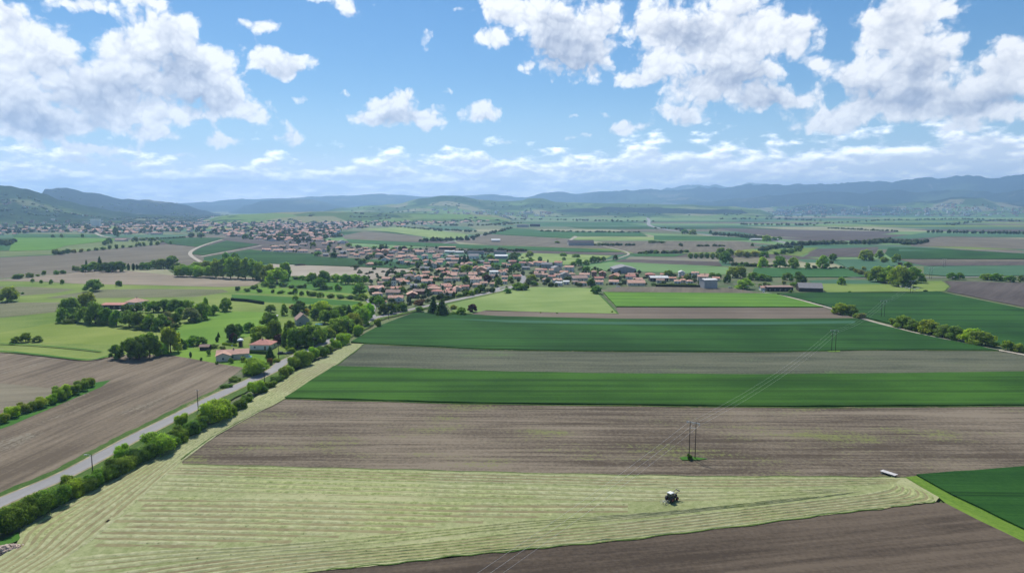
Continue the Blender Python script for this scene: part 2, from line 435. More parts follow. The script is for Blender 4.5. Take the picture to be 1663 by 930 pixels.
MEADOW_DEEP = field_mat('deep_meadow', (0.035, 0.115, 0.014), (0.070, 0.165, 0.025), 0.2, 4.0, 0.3, 0.6, 1.0, 0.5)
PASTURE = field_mat('grazed_pasture', (0.150, 0.225, 0.060), (0.235, 0.300, 0.100), 0.3, 8.0, 0.2, 0.4, 1.2, 0.8)
VERGE = field_mat('road_verge_grass', (0.040, 0.090, 0.016), (0.105, 0.155, 0.035), 1.4, 2.0, 0.4, 0.4, 0.9, 1.0, (0.24, 0.21, 0.11), 0.60)
VINE = field_mat('vineyard_ground', (0.085, 0.105, 0.040), (0.20, 0.19, 0.115), 0.55, 2.6, 1.3, 0.5, 0.5, 1.2)
FIELD_SET = [(GREEN_MID, 3), (GREEN_DULL, 4), (GREEN_PALE, 3), (EARTH_GREY, 4), (EARTH_PURPLE, 3), (STRAW, 2), (GREEN_BLUE, 3), (MEADOW, 2)]
BAG = [mm for mm, k in FIELD_SET for _ in range(k)]

# patchwork of farther fields: strips of the plain, larger and larger towards the hills
rnd = random.Random(5)
y = 900.0
while y < 8500:
    dep = (0.06+0.05*rnd.random())*y+30
    x = -y*0.95-300
    while x < y*0.95+300:
        wd = (0.10+0.22*rnd.random())*y+120
        if not (x < -0.1*y and y > 1700 and rnd.random() < 0.5):
            sk = 0.10*dep; j = lambda: rnd.uniform(-0.05, 0.05)*dep
            mb = MB(); z = 0.012
            mb.face([(x+sk+j(), y+j(), z), (x+wd-3+sk, y+j(), z), (x+wd-3-sk, y+dep*0.96, z), (x-sk, y+dep*0.96+j(), z)])
            tag(obj('field', mb.mesh('field'), rnd.choice(BAG)), kind='structure')
        x += wd
    y += dep

# ------------------------------------------------------------------ traced fields: left side
sheet('meadow', [(-260, 452), (0, 455), (130, 461), (240, 463), (362, 466), (411, 464), (470, 448), (540, 450), (590, 455), (606, 492), (608, 515), (585, 530), (520, 560), (440, 602), (394, 598), (262, 580), (200, 577), (140, 587), (60, 579), (0, 574), (-260, 560)], MEADOW)
sheet('lush_meadow', [(284, 532), (335, 512), (362, 505), (440, 507), (455, 522), (410, 545), (340, 562), (290, 552)], MEADOW_LUSH)
sheet('lawn', [(262, 579), (300, 562), (345, 572), (385, 568), (420, 575), (440, 585), (425, 600), (394, 597)], MEADOW_LUSH)
sheet('lush_meadow', [(0, 540), (90, 524), (190, 528), (285, 536), (270, 552), (180, 560), (60, 556), (0, 560)], field_mat('hay_meadow', (0.14, 0.20, 0.032), (0.23, 0.27, 0.065), 0.5, 6.0, 0.3, 0.5, 1.2, 0.7, (0.23, 0.21, 0.11), 0.62))
sheet('green_field', [(467, 449), (505, 452), (600, 465), (590, 478), (520, 473), (470, 466), (440, 464), (455, 458)], MEADOW_DEEP)
sheet('green_field', [(405, 467), (440, 466), (520, 475), (585, 481), (582, 484), (500, 480), (380, 475)], MEADOW_LUSH)
sheet('green_field', [(376, 478), (500, 483), (588, 490), (586, 496), (500, 494), (376, 488)], MEADOW_DEEP)
sheet('vineyard', [(-200, 460), (0, 465), (60, 466), (123, 470), (87, 476), (0, 483), (-200, 492)], VINE)
sheet('vineyard', [(72, 484), (120, 476), (159, 470), (240, 469), (362, 470), (372, 474), (317, 482), (240, 483), (160, 484)], VINE)
sheet('vineyard', [(-200, 497), (0, 491), (92, 491), (150, 492), (87, 507), (0, 516), (-200, 530)], VINE)
sheet('ploughed_field', [(-300, 566), (0, 573), (60, 578), (140, 586), (200, 576), (275, 576), (395, 597), (352, 631), (310, 660), (268, 680), (146, 742), (0, 806), (-120, 860), (-400, 860)], EARTH_WARM)
sheet('ploughed_field', [(-200, 622), (0, 622), (60, 628), (95, 632), (70, 648), (0, 667), (-200, 720)], field_mat('pale_harrowed_earth', (0.153, 0.135, 0.094), (0.225, 0.198, 0.136), 0.2, 2.4, 0.7, 0.8, 0.8, 0.5))
sheet('grass_strip', [(-40, 700), (0, 678), (80, 652), (150, 622), (180, 617), (165, 628), (90, 660), (20, 690), (-40, 712)], MEADOW_DEEP)
sheet('ploughed_field', [(-200, 455), (0, 455), (130, 442), (199, 439), (278, 446), (431, 452), (411, 464), (362, 466), (240, 463), (130, 461), (72, 457)], field_mat('brown_earth', (0.176, 0.147, 0.107), (0.287, 0.239, 0.177), 0.15, 2.4, 0.7, 0.8, 0.8, 0.5))
sheet('stubble_field', [(199, 439), (270, 436), (282, 446), (278, 447)], STRAW)
sheet('ploughed_field', [(-250, 428), (0, 418), (79, 414.5), (271, 397), (322, 401), (308, 410), (306, 419), (295, 421), (252, 424), (159, 440), (100, 444), (0, 452), (-250, 470)], EARTH_GREY)
sheet('olive_field', [(-200, 412), (0, 408), (85, 406), (108, 399), (197, 389), (262, 391), (258, 397), (83, 413), (0, 417), (-200, 425)], field_mat('olive_grass', (0.10, 0.14, 0.045), (0.16, 0.195, 0.075), 0.1, 3.0, 0.4, 0.6, 0.8, 0.5))
sheet('bright_green_field', [(22, 386), (180, 387), (197, 389), (108, 399), (85, 406), (15, 408)], GREEN_LIME, 0.4)
sheet('wheat_field', [(-100, 390), (20, 393), (14, 407), (-100, 410)], GREEN_MID, 0.4)
sheet('wheat_field', [(20, 380), (157, 381), (162, 385.3), (22, 385.5)], GREEN_MID, 0.4)
sheet('wheat_field', [(250, 387), (300, 386), (355, 386), (365, 387), (322, 401), (273, 396)], GREEN_BLUE, 0.4)
sheet('wheat_field', [(368, 391), (421, 397), (330, 414.5), (313, 413), (312, 410.5), (327, 402.5)], GREEN_BLUE, 0.4)
sheet('wheat_field', [(331, 418.5), (405, 405.5), (440, 409), (510, 412.5), (515, 417), (580, 420), (640, 426), (677, 431), (660, 436), (560, 432.5), (438, 428), (380, 434), (330, 424)], GREEN_BLUE, 0.4)
sheet('ploughed_field', [(438, 428.5), (470, 430), (560, 433), (660, 437), (668, 441), (640, 446), (605, 454), (560, 451), (470, 448), (425, 440)], EARTH_BEIGE)
# centre
sheet('wheat_field', [(563, 389), (680, 394), (800, 399), (940, 403.5), (1009, 409), (958, 409.3), (832, 405.5), (800, 405.5), (680, 400), (567, 394)], GREEN_MID, 0.4)
sheet('pale_green_field', [(567, 394.5), (640, 398), (700, 402), (640, 404), (570, 400)], GREEN_PALE)
sheet('ploughed_field', [(555, 383), (590, 376), (620, 377.5), (684, 384), (690, 392), (650, 392), (560, 388)], EARTH_GREY)
sheet('bright_green_field', [(588, 372), (655, 368), (700, 373), (762, 381), (755, 387), (700, 386), (640, 377)], PASTURE)
sheet('wheat_field', [(684, 365), (760, 368), (775, 374), (720, 375)], GREEN_DULL)
sheet('wheat_field', [(823, 370), (870, 373), (933, 382), (926, 387), (796, 380)], GREEN_MID, 0.4)
sheet('wheat_field', [(879, 376.5), (1041, 378), (1052, 384), (937, 384)], GREEN_MID, 0.4)
sheet('pale_green_field', [(937, 385), (1060, 385), (1070, 390), (933, 389.5)], PASTURE)
sheet('ploughed_field', [(770, 384), (796, 380.6), (926, 387.8), (960, 396), (1000, 404), (940, 403), (800, 398), (740, 393)], EARTH_GREY)
sheet('ploughed_field', [(970, 397), (1200, 396), (1245, 401), (1180, 409), (1030, 411), (1010, 406)], EARTH_GREY)
sheet('ploughed_field', [(823, 406), (960, 409.6), (1012, 409.6), (1018, 412.5), (994, 414.5), (868, 411.5)], EARTH_PURPLE)
sheet('grazed_meadow', [(850, 411), (994, 415), (982, 421.5), (922, 430), (868, 428), (840, 420)], PASTURE)
sheet('pale_green_field', [(945, 432), (991, 425.5), (1100, 429), (1171, 433), (1216, 442), (1176, 446), (1032, 441), (960, 439)], GREEN_PALE)
sheet('ploughed_field', [(996, 425), (1014, 421), (1167, 425), (1173, 432.5), (1080, 429)], EARTH_PURPLE)
sheet('stubble_field', [(1016, 421), (1023, 417), (1173, 419), (1167, 425)], field_mat('grey_stubble', (0.16, 0.155, 0.11), (0.23, 0.215, 0.16), 0.02, 2.0))
sheet('green_field', [(1021, 412), (1117, 412.5), (1093, 417), (1032, 416)], GREEN_MID)
sheet('ploughed_field', [(1184, 427), (1194, 418), (1241, 418), (1300, 424), (1330, 433), (1230, 434)], field_mat('olive_earth', (0.145, 0.135, 0.085), (0.21, 0.19, 0.13), 0.6, 4.0))
sheet('wheat_field', [(1062, 383), (1165, 384), (1228, 387), (1240, 390), (1062, 389.5)], GREEN_MID, 0.4)
sheet('pale_green_field', [(1041, 378), (1149, 382.6), (1062, 383)], GREEN_PALE)
sheet('ploughed_field', [(1156, 370), (1330, 374), (1462, 376), (1418, 383), (1330, 387), (1250, 384)], EARTH_PURPLE)
# right side
sheet('green_field', [(1438, 387), (1500, 378), (1663, 380), (1800, 381), (1800, 387), (1663, 385.5), (1530, 384), (1480, 388)], GREEN_DULL)
sheet('ploughed_field', [(1478, 395), (1530, 384.5), (1663, 388), (1850, 391), (1850, 409), (1663, 405), (1570, 401), (1480, 400)], EARTH_GREY)
sheet('wheat_field', [(1443, 403), (1480, 402.5), (1570, 407), (1663, 412.5), (1800, 416), (1800, 423), (1663, 421), (1450, 420.5), (1437, 412)], GREEN_BLUE, 0.4)
sheet('pale_strip', [(1460, 405), (1530, 407.5), (1460, 408.5)], GREEN_DULL, z=_z[0]+0.43)
sheet('stubble_field', [(1455, 421), (1663, 421.6), (1800, 423.6), (1800, 426), (1663, 425), (1480, 426.5)], EARTH_GREY)
sheet('ploughed_field', [(1475, 426.8), (1663, 425.3), (1800, 426.5), (1800, 433), (1663, 431), (1506, 432)], EARTH_PURPLE)
sheet('wheat_field', [(1500, 433), (1663, 431.6), (1800, 433.6), (1800, 449), (1663, 448), (1540, 449), (1500, 446)], GREEN_DULL, 0.3)
sheet('ploughed_field', [(1327, 404.5), (1427, 401), (1419, 417.5), (1304, 417.5)], EARTH_PURPLE)
sheet('green_field', [(1250, 405), (1330, 402), (1300, 416), (1240, 412)], MEADOW)
sheet('wheat_field', [(1354, 422), (1423, 421.5), (1454, 432), (1410, 441), (1376, 435.5)], GREEN_DULL, 0.3)
sheet('stubble_field', [(1230, 428), (1293, 426), (1354, 428), (1376, 436), (1230, 435)], STRAW)
sheet('wheat_field', [(1225, 436), (1300, 435.5), (1376, 437), (1407, 450.5), (1248, 450.5), (1222, 444)], GREEN_MID, 0.4)
sheet('green_field', [(1313, 456), (1360, 454.5), (1440, 456), (1430, 462), (1321, 461)], GREEN_DULL)
sheet('grazed_meadow', [(1321, 461), (1452, 462), (1484, 457), (1529, 456.5), (1542, 466), (1534, 473.5), (1343, 475)], field_mat('right_meadow', (0.12, 0.19, 0.035), (0.185, 0.245, 0.06), 0.3, 6.0, 0.2, 0.5, 1.2, 0.7))
sheet('ploughed_field', [(1534, 456.5), (1663, 460), (1900, 466), (1900, 540), (1663, 499), (1537, 473.5), (1545, 466)], EARTH_PURPLE)
sheet('wheat_field', [(1262, 477.5), (1343, 476), (1486, 476), (1521, 474), (1663, 503), (1900, 545), (1900, 625), (1663, 571), (1620, 560.5), (1486, 537), (1404, 516), (1370, 506), (1332, 494.5)], GREEN_BLUE, 0.45)
# front
sheet('grazed_meadow', [(724, 494), (772, 484), (818, 474), (836, 469), (874, 466.8), (961, 468.5), (973, 477), (1004, 510), (900, 508), (790, 504.5), (766, 510), (738, 509)], PASTURE)
sheet('ploughed_field', [(985, 474.5), (1002, 466.4), (1141, 466.4), (1190, 469), (1245, 477)], EARTH_GREY)
sheet('bright_green_field', [(980, 475.5), (1245, 477.5), (1260, 478.5), (1337, 499.5), (1150, 499.3), (1001, 498.8)], GREEN_LIME, 0.35)
sheet('ploughed_field', [(766, 511), (785, 505.5), (1004, 510.8), (1001, 500), (1150, 500.4), (1338, 500.6), (1388, 517.5), (1240, 518.6), (1012, 518.6), (820, 514.6)], field_mat('front_earth', (0.113, 0.090, 0.069), (0.189, 0.155, 0.117), dirang((800, 510), (1300, 512)), 2.2, 0.7, 0.7, 0.7, 0.5))
sheet('wheat_field', [(570, 557), (595, 542), (619, 529.5), (673, 509), (728, 510.5), (820, 515.5), (1012, 519.5), (1240, 519.5), (1390, 518.8), (1486, 543), (1588, 564), (1622, 571), (1500, 570), (1406, 570), (1220, 573.4), (959, 571.8), (800, 569), (592, 559.5)], GREEN_BLUE, 0.5)
sheet('pale_strip', [(700, 518), (780, 521), (1000, 525), (1240, 525), (1388, 523), (1388, 527), (1240, 529.5), (1000, 529), (830, 526)], field_mat('pale_wheat_strip', (0.030, 0.098, 0.050), (0.048, 0.125, 0.070), 0.02, 1.0, 0.4, 0.6, 0.6, 0.3), z=_z[0]+0.53)
sheet('young_crop_field', [(592, 560), (800, 570), (959, 572.3), (1220, 574), (1406, 570.6), (1620, 571.4), (1663, 579), (1950, 640), (1950, 612), (1663, 607), (1460, 610), (1240, 612.3), (959, 610), (800, 606.5), (542, 597.5)], YOUNG)
sheet('wheat_field', [(462, 649), (542, 597.3), (800, 605.6), (959, 609), (1240, 611), (1460, 609), (1663, 606.3), (1950, 603), (1950, 655), (1663, 661), (1240, 662.5), (800, 657.5)], GREEN_DEEP, 0.6)
sheet('ploughed_field', [(297, 757), (294, 749), (380, 691), (462, 650.5), (800, 659), (1240, 664), (1663, 662.5), (1950, 657), (1950, 740), (1663, 761.3), (1488, 775), (1470, 778), (1300, 777), (1100, 776), (820, 770), (540, 763)], EARTH)
sheet('wheat_field', [(1488, 775), (1663, 761.5), (1950, 738), (1950, 1000), (1760, 912), (1663, 864), (1594, 830), (1547, 808)], GREEN_BLUE, 0.5)
sheet('grass_strip', [(1469, 777), (1489, 775), (1547, 808), (1594, 830), (1663, 864), (1760, 912), (1900, 980), (1800, 940), (1663, 883), (1588, 847), (1535, 819.5), (1525, 811)], field_mat('bright_verge', (0.075, 0.155, 0.016), (0.15, 0.235, 0.035), dirang((1480, 778), (1600, 840)), 1.4, 0.8, 0.8, 0.6, 1.0, (0.04, 0.09, 0.015), 0.6))
sheet('ploughed_field', [(530, 930), (662, 916), (800, 901), (937, 888), (1112, 869), (1313, 843), (1438, 828), (1519, 818.5), (1535, 819.5), (1588, 847), (1663, 883), (1800, 940), (1800, 1030), (300, 1030), (380, 950)], EARTH_DARK)

# ------------------------------------------------------------------ roads and tracks
ASPH = field_mat('pale_asphalt', (0.205, 0.20, 0.195), (0.31, 0.30, 0.295), dirang((0, 819), (445, 602)), 1.6, 0.5, 0.3, 0.4, 0.3, bump=0.1, rough=0.8)
GRAVEL = plain('gravel_track', (0.36, 0.32, 0.255), 0.95, 0.2, 0.2)
ROAD = [(-120, 878), (0, 819), (103, 775), (178, 735), (220, 712), (280, 682), (344, 649), (402, 622), (445, 602), (462, 589), (524, 560), (581, 531), (606, 518), (632, 512), (673, 502), (723, 491.5), (772, 481), (818, 471), (836, 466)]
RW = [G(*q) for q in ROAD]
ribbon('road_verge', None, 4.2, VERGE, off=4.3, world=RW)
ribbon('road_verge', None, 6.5, VERGE, off=-5.2, world=RW)
ribbon('road_shoulder', None, 6.9, plain('dry_shoulder', (0.26, 0.225, 0.13), 0.95, 0.35, 0.3), world=RW)
ribbon('road', None, 5.3, ASPH, world=RW)
ribbon('side_road', [(607, 517.5), (604, 509), (606, 499), (600, 491), (592, 480)], 4.2, ASPH)
ribbon('lane', [(760, 484), (800, 475), (812, 468), (840, 464), (850, 455), (848, 446)], 5.0, ASPH)
ribbon('track', [(326, 426), (312, 417), (309, 411), (316, 405), (335, 397), (362, 389)], 6.0, GRAVEL)
ribbon('track', [(325, 417.5), (360, 411), (405, 403), (425, 399)], 5.0, GRAVEL)
ribbon('track', [(200, 439), (130, 441.5), (60, 449), (0, 455), (-120, 464)], 3.0, GRAVEL)
ribbon('track', [(150, 374), (157, 380), (168, 384), (182, 386)], 7.0, GRAVEL)
ribbon('track', [(900, 437), (933, 431), (993, 421.8), (1012, 417), (1021, 412.6), (1012, 407.5), (989, 402), (967, 397)], 3.8, GRAVEL, z=0.48)
ribbon('track', [(931, 381), (935, 385), (929, 388), (924, 393)], 7.0, GRAVEL, z=0.47)
ribbon('country_road', [(700, 400), (760, 387), (795, 379), (827, 371)], 7.0, ASPH, z=0.5)
ribbon('highway', [(1050, 352), (1054, 358), (1055, 366), (1089, 374), (1138, 380), (1163, 383), (1250, 390), (1290, 398)], 16.0, ASPH, z=0.5)
ribbon('track', [(1190, 472), (1262, 479), (1334, 497), (1372, 509), (1404, 519), (1486, 541), (1588, 563), (1663, 577), (1800, 604)], 3.2, GRAVEL, z=0.47)
ribbon('country_road', [(1330, 446), (1400, 451.5), (1502, 451), (1663, 450), (1850, 452)], 5.0, ASPH, z=0.46)
ribbon('country_road', [(1280, 390), (1426, 398), (1494, 401), (1570, 405), (1663, 411), (1850, 419)], 8.0, ASPH, z=0.48)
ribbon('field_edge', [(972, 478), (988, 494), (1004, 511)], 1.2, MEADOW_DEEP)
ribbon('field_edge', [(-100, 575), (0, 572), (60, 577), (140, 585.5), (175, 580), (200, 576)], 2.2, MEADOW_DEEP)
ribbon('field_edge', [(0, 559), (60, 562), (120, 567), (165, 572)], 1.6, MEADOW_DEEP)
ribbon('farm_drive', [(180, 508), (205, 503), (230, 504), (250, 503)], 4.0, GRAVEL)

# ------------------------------------------------------------------ mown hay field with its swaths
m, t, p = newmat('mown_stubble'); v = objpos(t)
a1 = fbm(v, 0.30, 5, 0.7, '2D'); a2 = fbm(v, 0.02, 4, 0.6, '2D'); a3 = fbm(v, 1.6, 3, 0.7, '2D')
cc = mixc((0.5+(a1-0.5)*1.6+(a2-0.5)*1.6).sat(), (0.165, 0.135, 0.070), (0.27, 0.255, 0.12))
setcol(t, p, mixc(a3.step(0.62, 0.8), cc, (0.10, 0.115, 0.035))); STUB = m
HAYF = [(-140, 985), (0, 908), (30, 889), (31, 878), (34, 862), (105, 821), (150, 797), (202, 769), (240, 749), (278, 724), (334, 695), (373, 677), (385, 666), (445, 629), (480, 606), (568, 559), (592, 560), (542, 597.5), (462, 650), (380, 691), (294, 749), (297, 757), (540, 763), (820, 770), (1100, 776), (1300, 777), (1470, 778.5), (1525, 811), (1519, 818.5), (1438, 828), (1313, 843), (1112, 869), (937, 888), (800, 901), (662, 916), (530, 930), (380, 950), (200, 1010)]
m, t, p = newmat('hay_swath'); v = objpos(t)
a1 = fbm(v, 0.55, 4, 0.7, '2D'); a2 = fbm(v, 0.018, 4, 0.6, '2D'); a3 = fbm(v, 0.8, 4, 0.8, '2D')
cc = mixc((0.5+(a1-0.5)*2.0).sat(), (0.21, 0.23, 0.095), (0.40, 0.395, 0.23))
cc = mixc(a2.step(0.40, 0.62), cc, mixc(a1.step(0.3, 0.7), (0.19, 0.225, 0.072), (0.35, 0.37, 0.165)))
setcol(t, p, mixc(a3.step(0.60, 0.74), cc, (0.075, 0.10, 0.03))); HAY = m
m, t, p = newmat('spread_hay'); v = objpos(t)
a1 = fbm(v, 0.5, 5, 0.72, '2D'); a2 = fbm(v, 0.02, 4, 0.6, '2D'); a3 = fbm(v, 0.75, 4, 0.8, '2D')
cc = mixc((0.5+(a1-0.5)*1.9+(a2-0.5)*1.2).sat(), (0.165, 0.195, 0.068), (0.33, 0.345, 0.17))
cc = mixc(a2.step(0.45, 0.75)*0.6, cc, (0.38, 0.36, 0.20))
setcol(t, p, mixc(a3.step(0.58, 0.74)*0.85, cc, (0.095, 0.115, 0.035))); HAYS = m
hay = sheet('hay_field', HAYF, HAYS)
def lerp_line(A, B, f, n):
    """the line a fraction f of the way from A to B"""
    def at(P, s):
        L = [0]
        for a_, b_ in zip(P, P[1:]): L.append(L[-1]+(b_-a_).length)
        d = s*L[-1]
        for i in range(len(P)-1):
            if d <= L[i+1] or i == len(P)-2:
                return P[i].lerp(P[i+1], (d-L[i])/max(L[i+1]-L[i], 1e-6))
    return [at(A, k/n).lerp(at(B, k/n), f) for k in range(n+1)]
rnd = random.Random(3)
def swaths(Apx, Bpx, n, fill=0.62, ends=(0.0, 0.0), last=False, bare=1.0, pitch=None):
    A = smooth_line([G(*q) for q in Apx], 4); B = smooth_line([G(*q) for q in Bpx], 4)
    for k in range(n):
        f = (k+0.5)/n
        La = sum((a_-b_).length for a_, b_ in zip(A, A[1:])); seg = max(30, int(La/1.3))
        if pitch:                                # rows keep their spacing and stop where they meet the far side
            PA, PB = lerp_line(A, B, 0.0, seg), lerp_line(A, B, 1.0, seg); P, P0, P1 = [], [], []
            stop = rnd.uniform(-0.3, 0.3)
            for a_, b_ in zip(PA, PB):
                L_ = (b_-a_).length; u_ = (b_-a_)/max(L_, 1e-3); c_ = (k+0.5)*pitch
                ok = c_+pitch*(0.4+stop) < L_
                P.append(a_+u_*c_); P0.append(a_+u_*(c_-pitch/2)); P1.append(a_+u_*(c_+pitch/2 if ok else c_-pitch/2+0.01))
        else:
            P = lerp_line(A, B, f, seg); P0 = lerp_line(A, B, k/n, seg); P1 = lerp_line(A, B, (k+1)/n, seg)
        i0 = int(seg*ends[0]*rnd.random()); i1 = seg-int(seg*ends[1]*rnd.random())
        mb = MB(); rows = []; gaps = []
        cs = (-0.5, -0.28, 0.0, 0.27, 0.5); hs = (0.0, 0.55, 1.0, 0.6, 0.0)
        good = [i for i in range(i0, i1+1) if (P1[i]-P0[i]).length >= 1.0]
        for i in good:
            q = P[i]; wv_ = (P1[i]-P0[i])
            wid = max(wv_.length, 0.3)*fill; nrm = wv_.normalized()
            d = noise.noise((q.x*0.05, q.y*0.05, k*3.1))*0.12*wid
            hgt = 0.24*(0.55+0.9*abs(noise.noise((q.x*0.45, q.y*0.45, k*7.7))))
            hgt *= min(1.0, 0.05+(i-good[0])/5.0, 0.05+(good[-1]-i)/5.0)
            wid *= 1.0+0.45*noise.noise((q.x*0.30, q.y*0.30, 5.0+k))
            row = []
            for c_, h_ in zip(cs, hs):
                j = noise.noise((q.x*1.1+c_*9, q.y*1.1, k*1.3))
                pt = q+nrm*(d+c_*wid+0.10*j*wid); row.append(len(mb.v)); mb.v.append((pt.x, pt.y, hz+h_*hgt*(1+0.6*j)-(0.05 if h_ == 0 else 0)))
            rows.append(row)
            gw = max(0.0, wv_.length*(1-fill)*(1.0+1.1*noise.noise((q.x*0.16, q.y*0.16, 11.0+k))+0.5*noise.noise((q.x*0.7, q.y*0.7, 31.0+k))))
            e_ = q+nrm*(0.5*wv_.length+0.2*noise.noise((q.x*0.4, q.y*0.4, k)))
            gw = gw*bare if wv_.length > 1.5 else 0.0
            gaps.append((e_-nrm*gw*0.5, e_+nrm*gw*0.5))
        for r0_, r1_ in zip(rows, rows[1:]):
            for c_ in range(4): mb.f.append((r0_[c_], r0_[c_+1], r1_[c_+1], r1_[c_])); mb.m.append(0)
        if len(rows) < 4: continue
        wr = obj('windrow', mb.mesh('windrow', True), HAY, hay)
        if k < n-1 or last:
            gb = MB()
            for (a_, b_), (c_, d_) in zip(gaps, gaps[1:]): gb.face([(q.x, q.y, hz-0.004) for q in (a_, b_, d_, c_)])
            obj('bare_strip', gb.mesh('bare_strip'), STUB, wr)
hz = _z[0]+0.01
swaths([(-30, 926), (20, 894), (40, 862), (105, 824), (202, 772), (278, 727), (373, 680), (445, 632), (480, 609), (568, 561)], [(60, 940), (140, 890), (190, 850), (240, 805), (292, 757), (380, 692), (462, 651), (542, 598), (591, 561)], 8, 0.60)
swaths([(297, 759), (540, 765), (820, 772), (1100, 778), (1300, 779), (1465, 780)], [(262, 776), (540, 784), (820, 790), (1000, 795), (1120, 798), (1300, 796), (1450, 790)], 4, 0.58)
swaths([(230, 808), (400, 810), (600, 814), (820, 818), (1060, 818)], [(95, 907), (250, 895), (400, 889), (600, 872), (750, 857), (850, 847), (1060, 833)], 15, 0.60, (0.05, 0.06), False, 1.0, 3.0)
swaths([(120, 945), (250, 923), (400, 906), (640, 889), (800, 871), (1000, 852), (1220, 827), (1400, 805), (1445, 793), (1440, 786)], [(300, 965), (420, 944), (556, 926), (662, 915), (800, 900), (937, 887), (1112, 868), (1313, 842), (1438, 827), (1518, 817), (1500, 798)], 6, 0.60)
swaths([(262, 777), (540, 785), (820, 791), (1000, 796), (1120, 799), (1330, 797), (1440, 792)], [(232, 806), (400, 808), (600, 812), (820, 817), (1050, 818), (1220, 812), (1400, 800)], 7, 0.74, (0.02, 0.05), False, 0.5, 3.0)
swaths([(100, 909), (250, 897), (400, 891), (600, 874), (750, 859), (850, 849), (1060, 836), (1200, 822), (1330, 806)], [(110, 944), (250, 922), (400, 905), (640, 888), (800, 870), (1000, 851), (1220, 826), (1380, 806), (1420, 798)], 6, 0.74, (0.02, 0.05), False, 0.5, 3.0)
# weedy margins between the nearer fields
def margin(px, w_): ribbon('field_margin', px, w_, VERGE, off=0.001)
margin([(462, 650), (800, 658.5), (1240, 663.6), (1663, 662), (1800, 660)], 0.9)
margin([(592, 560), (800, 569.6), (959, 572.1), (1220, 573.7), (1406, 570.3), (1620, 571.2)], 1.3)
margin([(530, 930), (662, 916), (800, 901), (937, 888), (1112, 869), (1313, 843), (1438, 828), (1519, 818)], 0.45)
margin([(297, 757), (540, 763), (820, 770), (1100, 776), (1300, 777), (1470, 778)], 0.45)
margin([(820, 515.2), (1012, 519.2), (1240, 519.2), (1388, 518.3)], 1.2)
margin([(294, 749), (380, 691), (462, 650), (542, 597.5), (592, 560)], 0.9)

# ------------------------------------------------------------------ hills and mountains
def hill_mat(name, forest, grass, bare, fscale=0.0011, forest_amt=0.5, top=None, snow=None):
    m, t, p = newmat(name, 1.0, 0.0)
    v = objpos(t); sp_ = t.nodes.new('ShaderNodeSeparateXYZ'); t.links.new(v, sp_.inputs[0]); zc = E(sp_.outputs[2])
    vo = t.nodes.new('ShaderNodeTexVoronoi'); vo.voronoi_dimensions = '2D'; t.links.new(v, vo.inputs['Vector']); vo.inputs['Scale'].default_value = 0.0042
    cell = t.nodes.new('ShaderNodeSeparateXYZ'); t.links.new(vo.outputs['Color'], cell.inputs[0])
    n1 = fbm(v, fscale, 6, 0.6); n2 = fbm(v, 0.012, 4, 0.65)
    c = mixc(E(cell.outputs[0]).step(0.5, 0.75), grass, bare)
    c = mixc(E(cell.outputs[1]).step(0.55, 0.6), c, tuple(0.6*x for x in grass))
    fm = n1+(n2-0.5)*0.35
    if top is not None: fm = fm+zc.step(top[0], top[1])*0.55
    c = mixc(fm.step(forest_amt, forest_amt+0.06), c, mixc(n2.step(0.35, 0.65), tuple(0.6*x for x in forest), tuple(1.3*x for x in forest)))
    if snow: c = mixc(((n1-0.5)*500+(n2-0.5)*260+zc).step(snow, snow+60), c, (0.8, 0.82, 0.85))
    setcol(t, p, c); return m
FOREST, HGRASS, HBARE = (0.020, 0.031, 0.024), (0.052, 0.076, 0.045), (0.13, 0.125, 0.09)
SURF = {}
def ridge(name, sil, D, front, back, mat, cols=150, rows=26, rough=0.22, gul=900.0, bump=6.0, prof=1.25):
    azs = []
    for q in sil:
        d = ray(*q); azs.append((math.atan2(d.x, d.y), d.z/math.hypot(d.x, d.y)))
    def el_(a):
        for (a0, e0), (a1, e1) in zip(azs, azs[1:]):
            if a <= a1: f = (a-a0)/(a1-a0); f = max(0, min(1, f)); f = f*f*(3-2*f); return e0+(e1-e0)*f
        return azs[-1][1]
    a0, a1 = azs[0][0], azs[-1][0]
    V, F = [], []
    def height(a, r):
        hs_ = max(CAM_H+D*el_(a), 1.0)
        edge = min(1.0, (a-a0)/0.02, (a1-a)/0.02); hs_ *= max(0.0, min(1.0, edge))
        x, y_ = r*math.sin(a), r*math.cos(a)
        if r <= D:
            s_ = max(0.0, 1-(D-r)/front); k = s_**prof*(1-0.25*(1-s_))
            n_ = noise.fractal((x/gul, y_/gul, D*0.01), 0.9, 2.1, 5)
            h_ = hs_*(k+rough*n_*s_*(1-s_)*2.2)
        else:
            s_ = max(0.0, 1-(r-D)/back); h_ = hs_*s_
        h_ += bump*noise.fractal((x/150.0, y_/150.0, 3.3), 0.8, 2.0, 3)*min(1.0, hs_*s_/60.0)
        return x, y_, h_-2.0*(1-s_)
    for i in range(cols+1):
        a = a0+(a1-a0)*i/cols
        for j in range(rows+1):
            r = D-front+(front+back)*j/rows if j < rows else D+back
            V.append(height(a, r))
    for i in range(cols):
        for j in range(rows):
            q = i*(rows+1)+j; F.append((q, q+rows+1, q+rows+2, q+1))
    me = bpy.data.meshes.new(name); me.from_pydata(V, [], F); me.polygons.foreach_set('use_smooth', [True]*len(F)); me.update()
    SURF[name+str(int(D))] = (height, D, front, a0, a1)
    return tag(obj(name, me, mat), kind='structure')
ridge('snowy_mountain', [(1030, 318), (1060, 309), (1090, 303.5), (1120, 297.5), (1135, 298), (1150, 300.5), (1158, 297), (1190, 303), (1215, 294.5), (1240, 296), (1275, 301), (1330, 306)], 17600, 3750, 2250, hill_mat('snowy_slopes', FOREST, (0.11, 0.14, 0.06), (0.2, 0.19, 0.13), 0.0006, 0.5, None, 600.0), 160, 20, 0.35, 1800, 25)
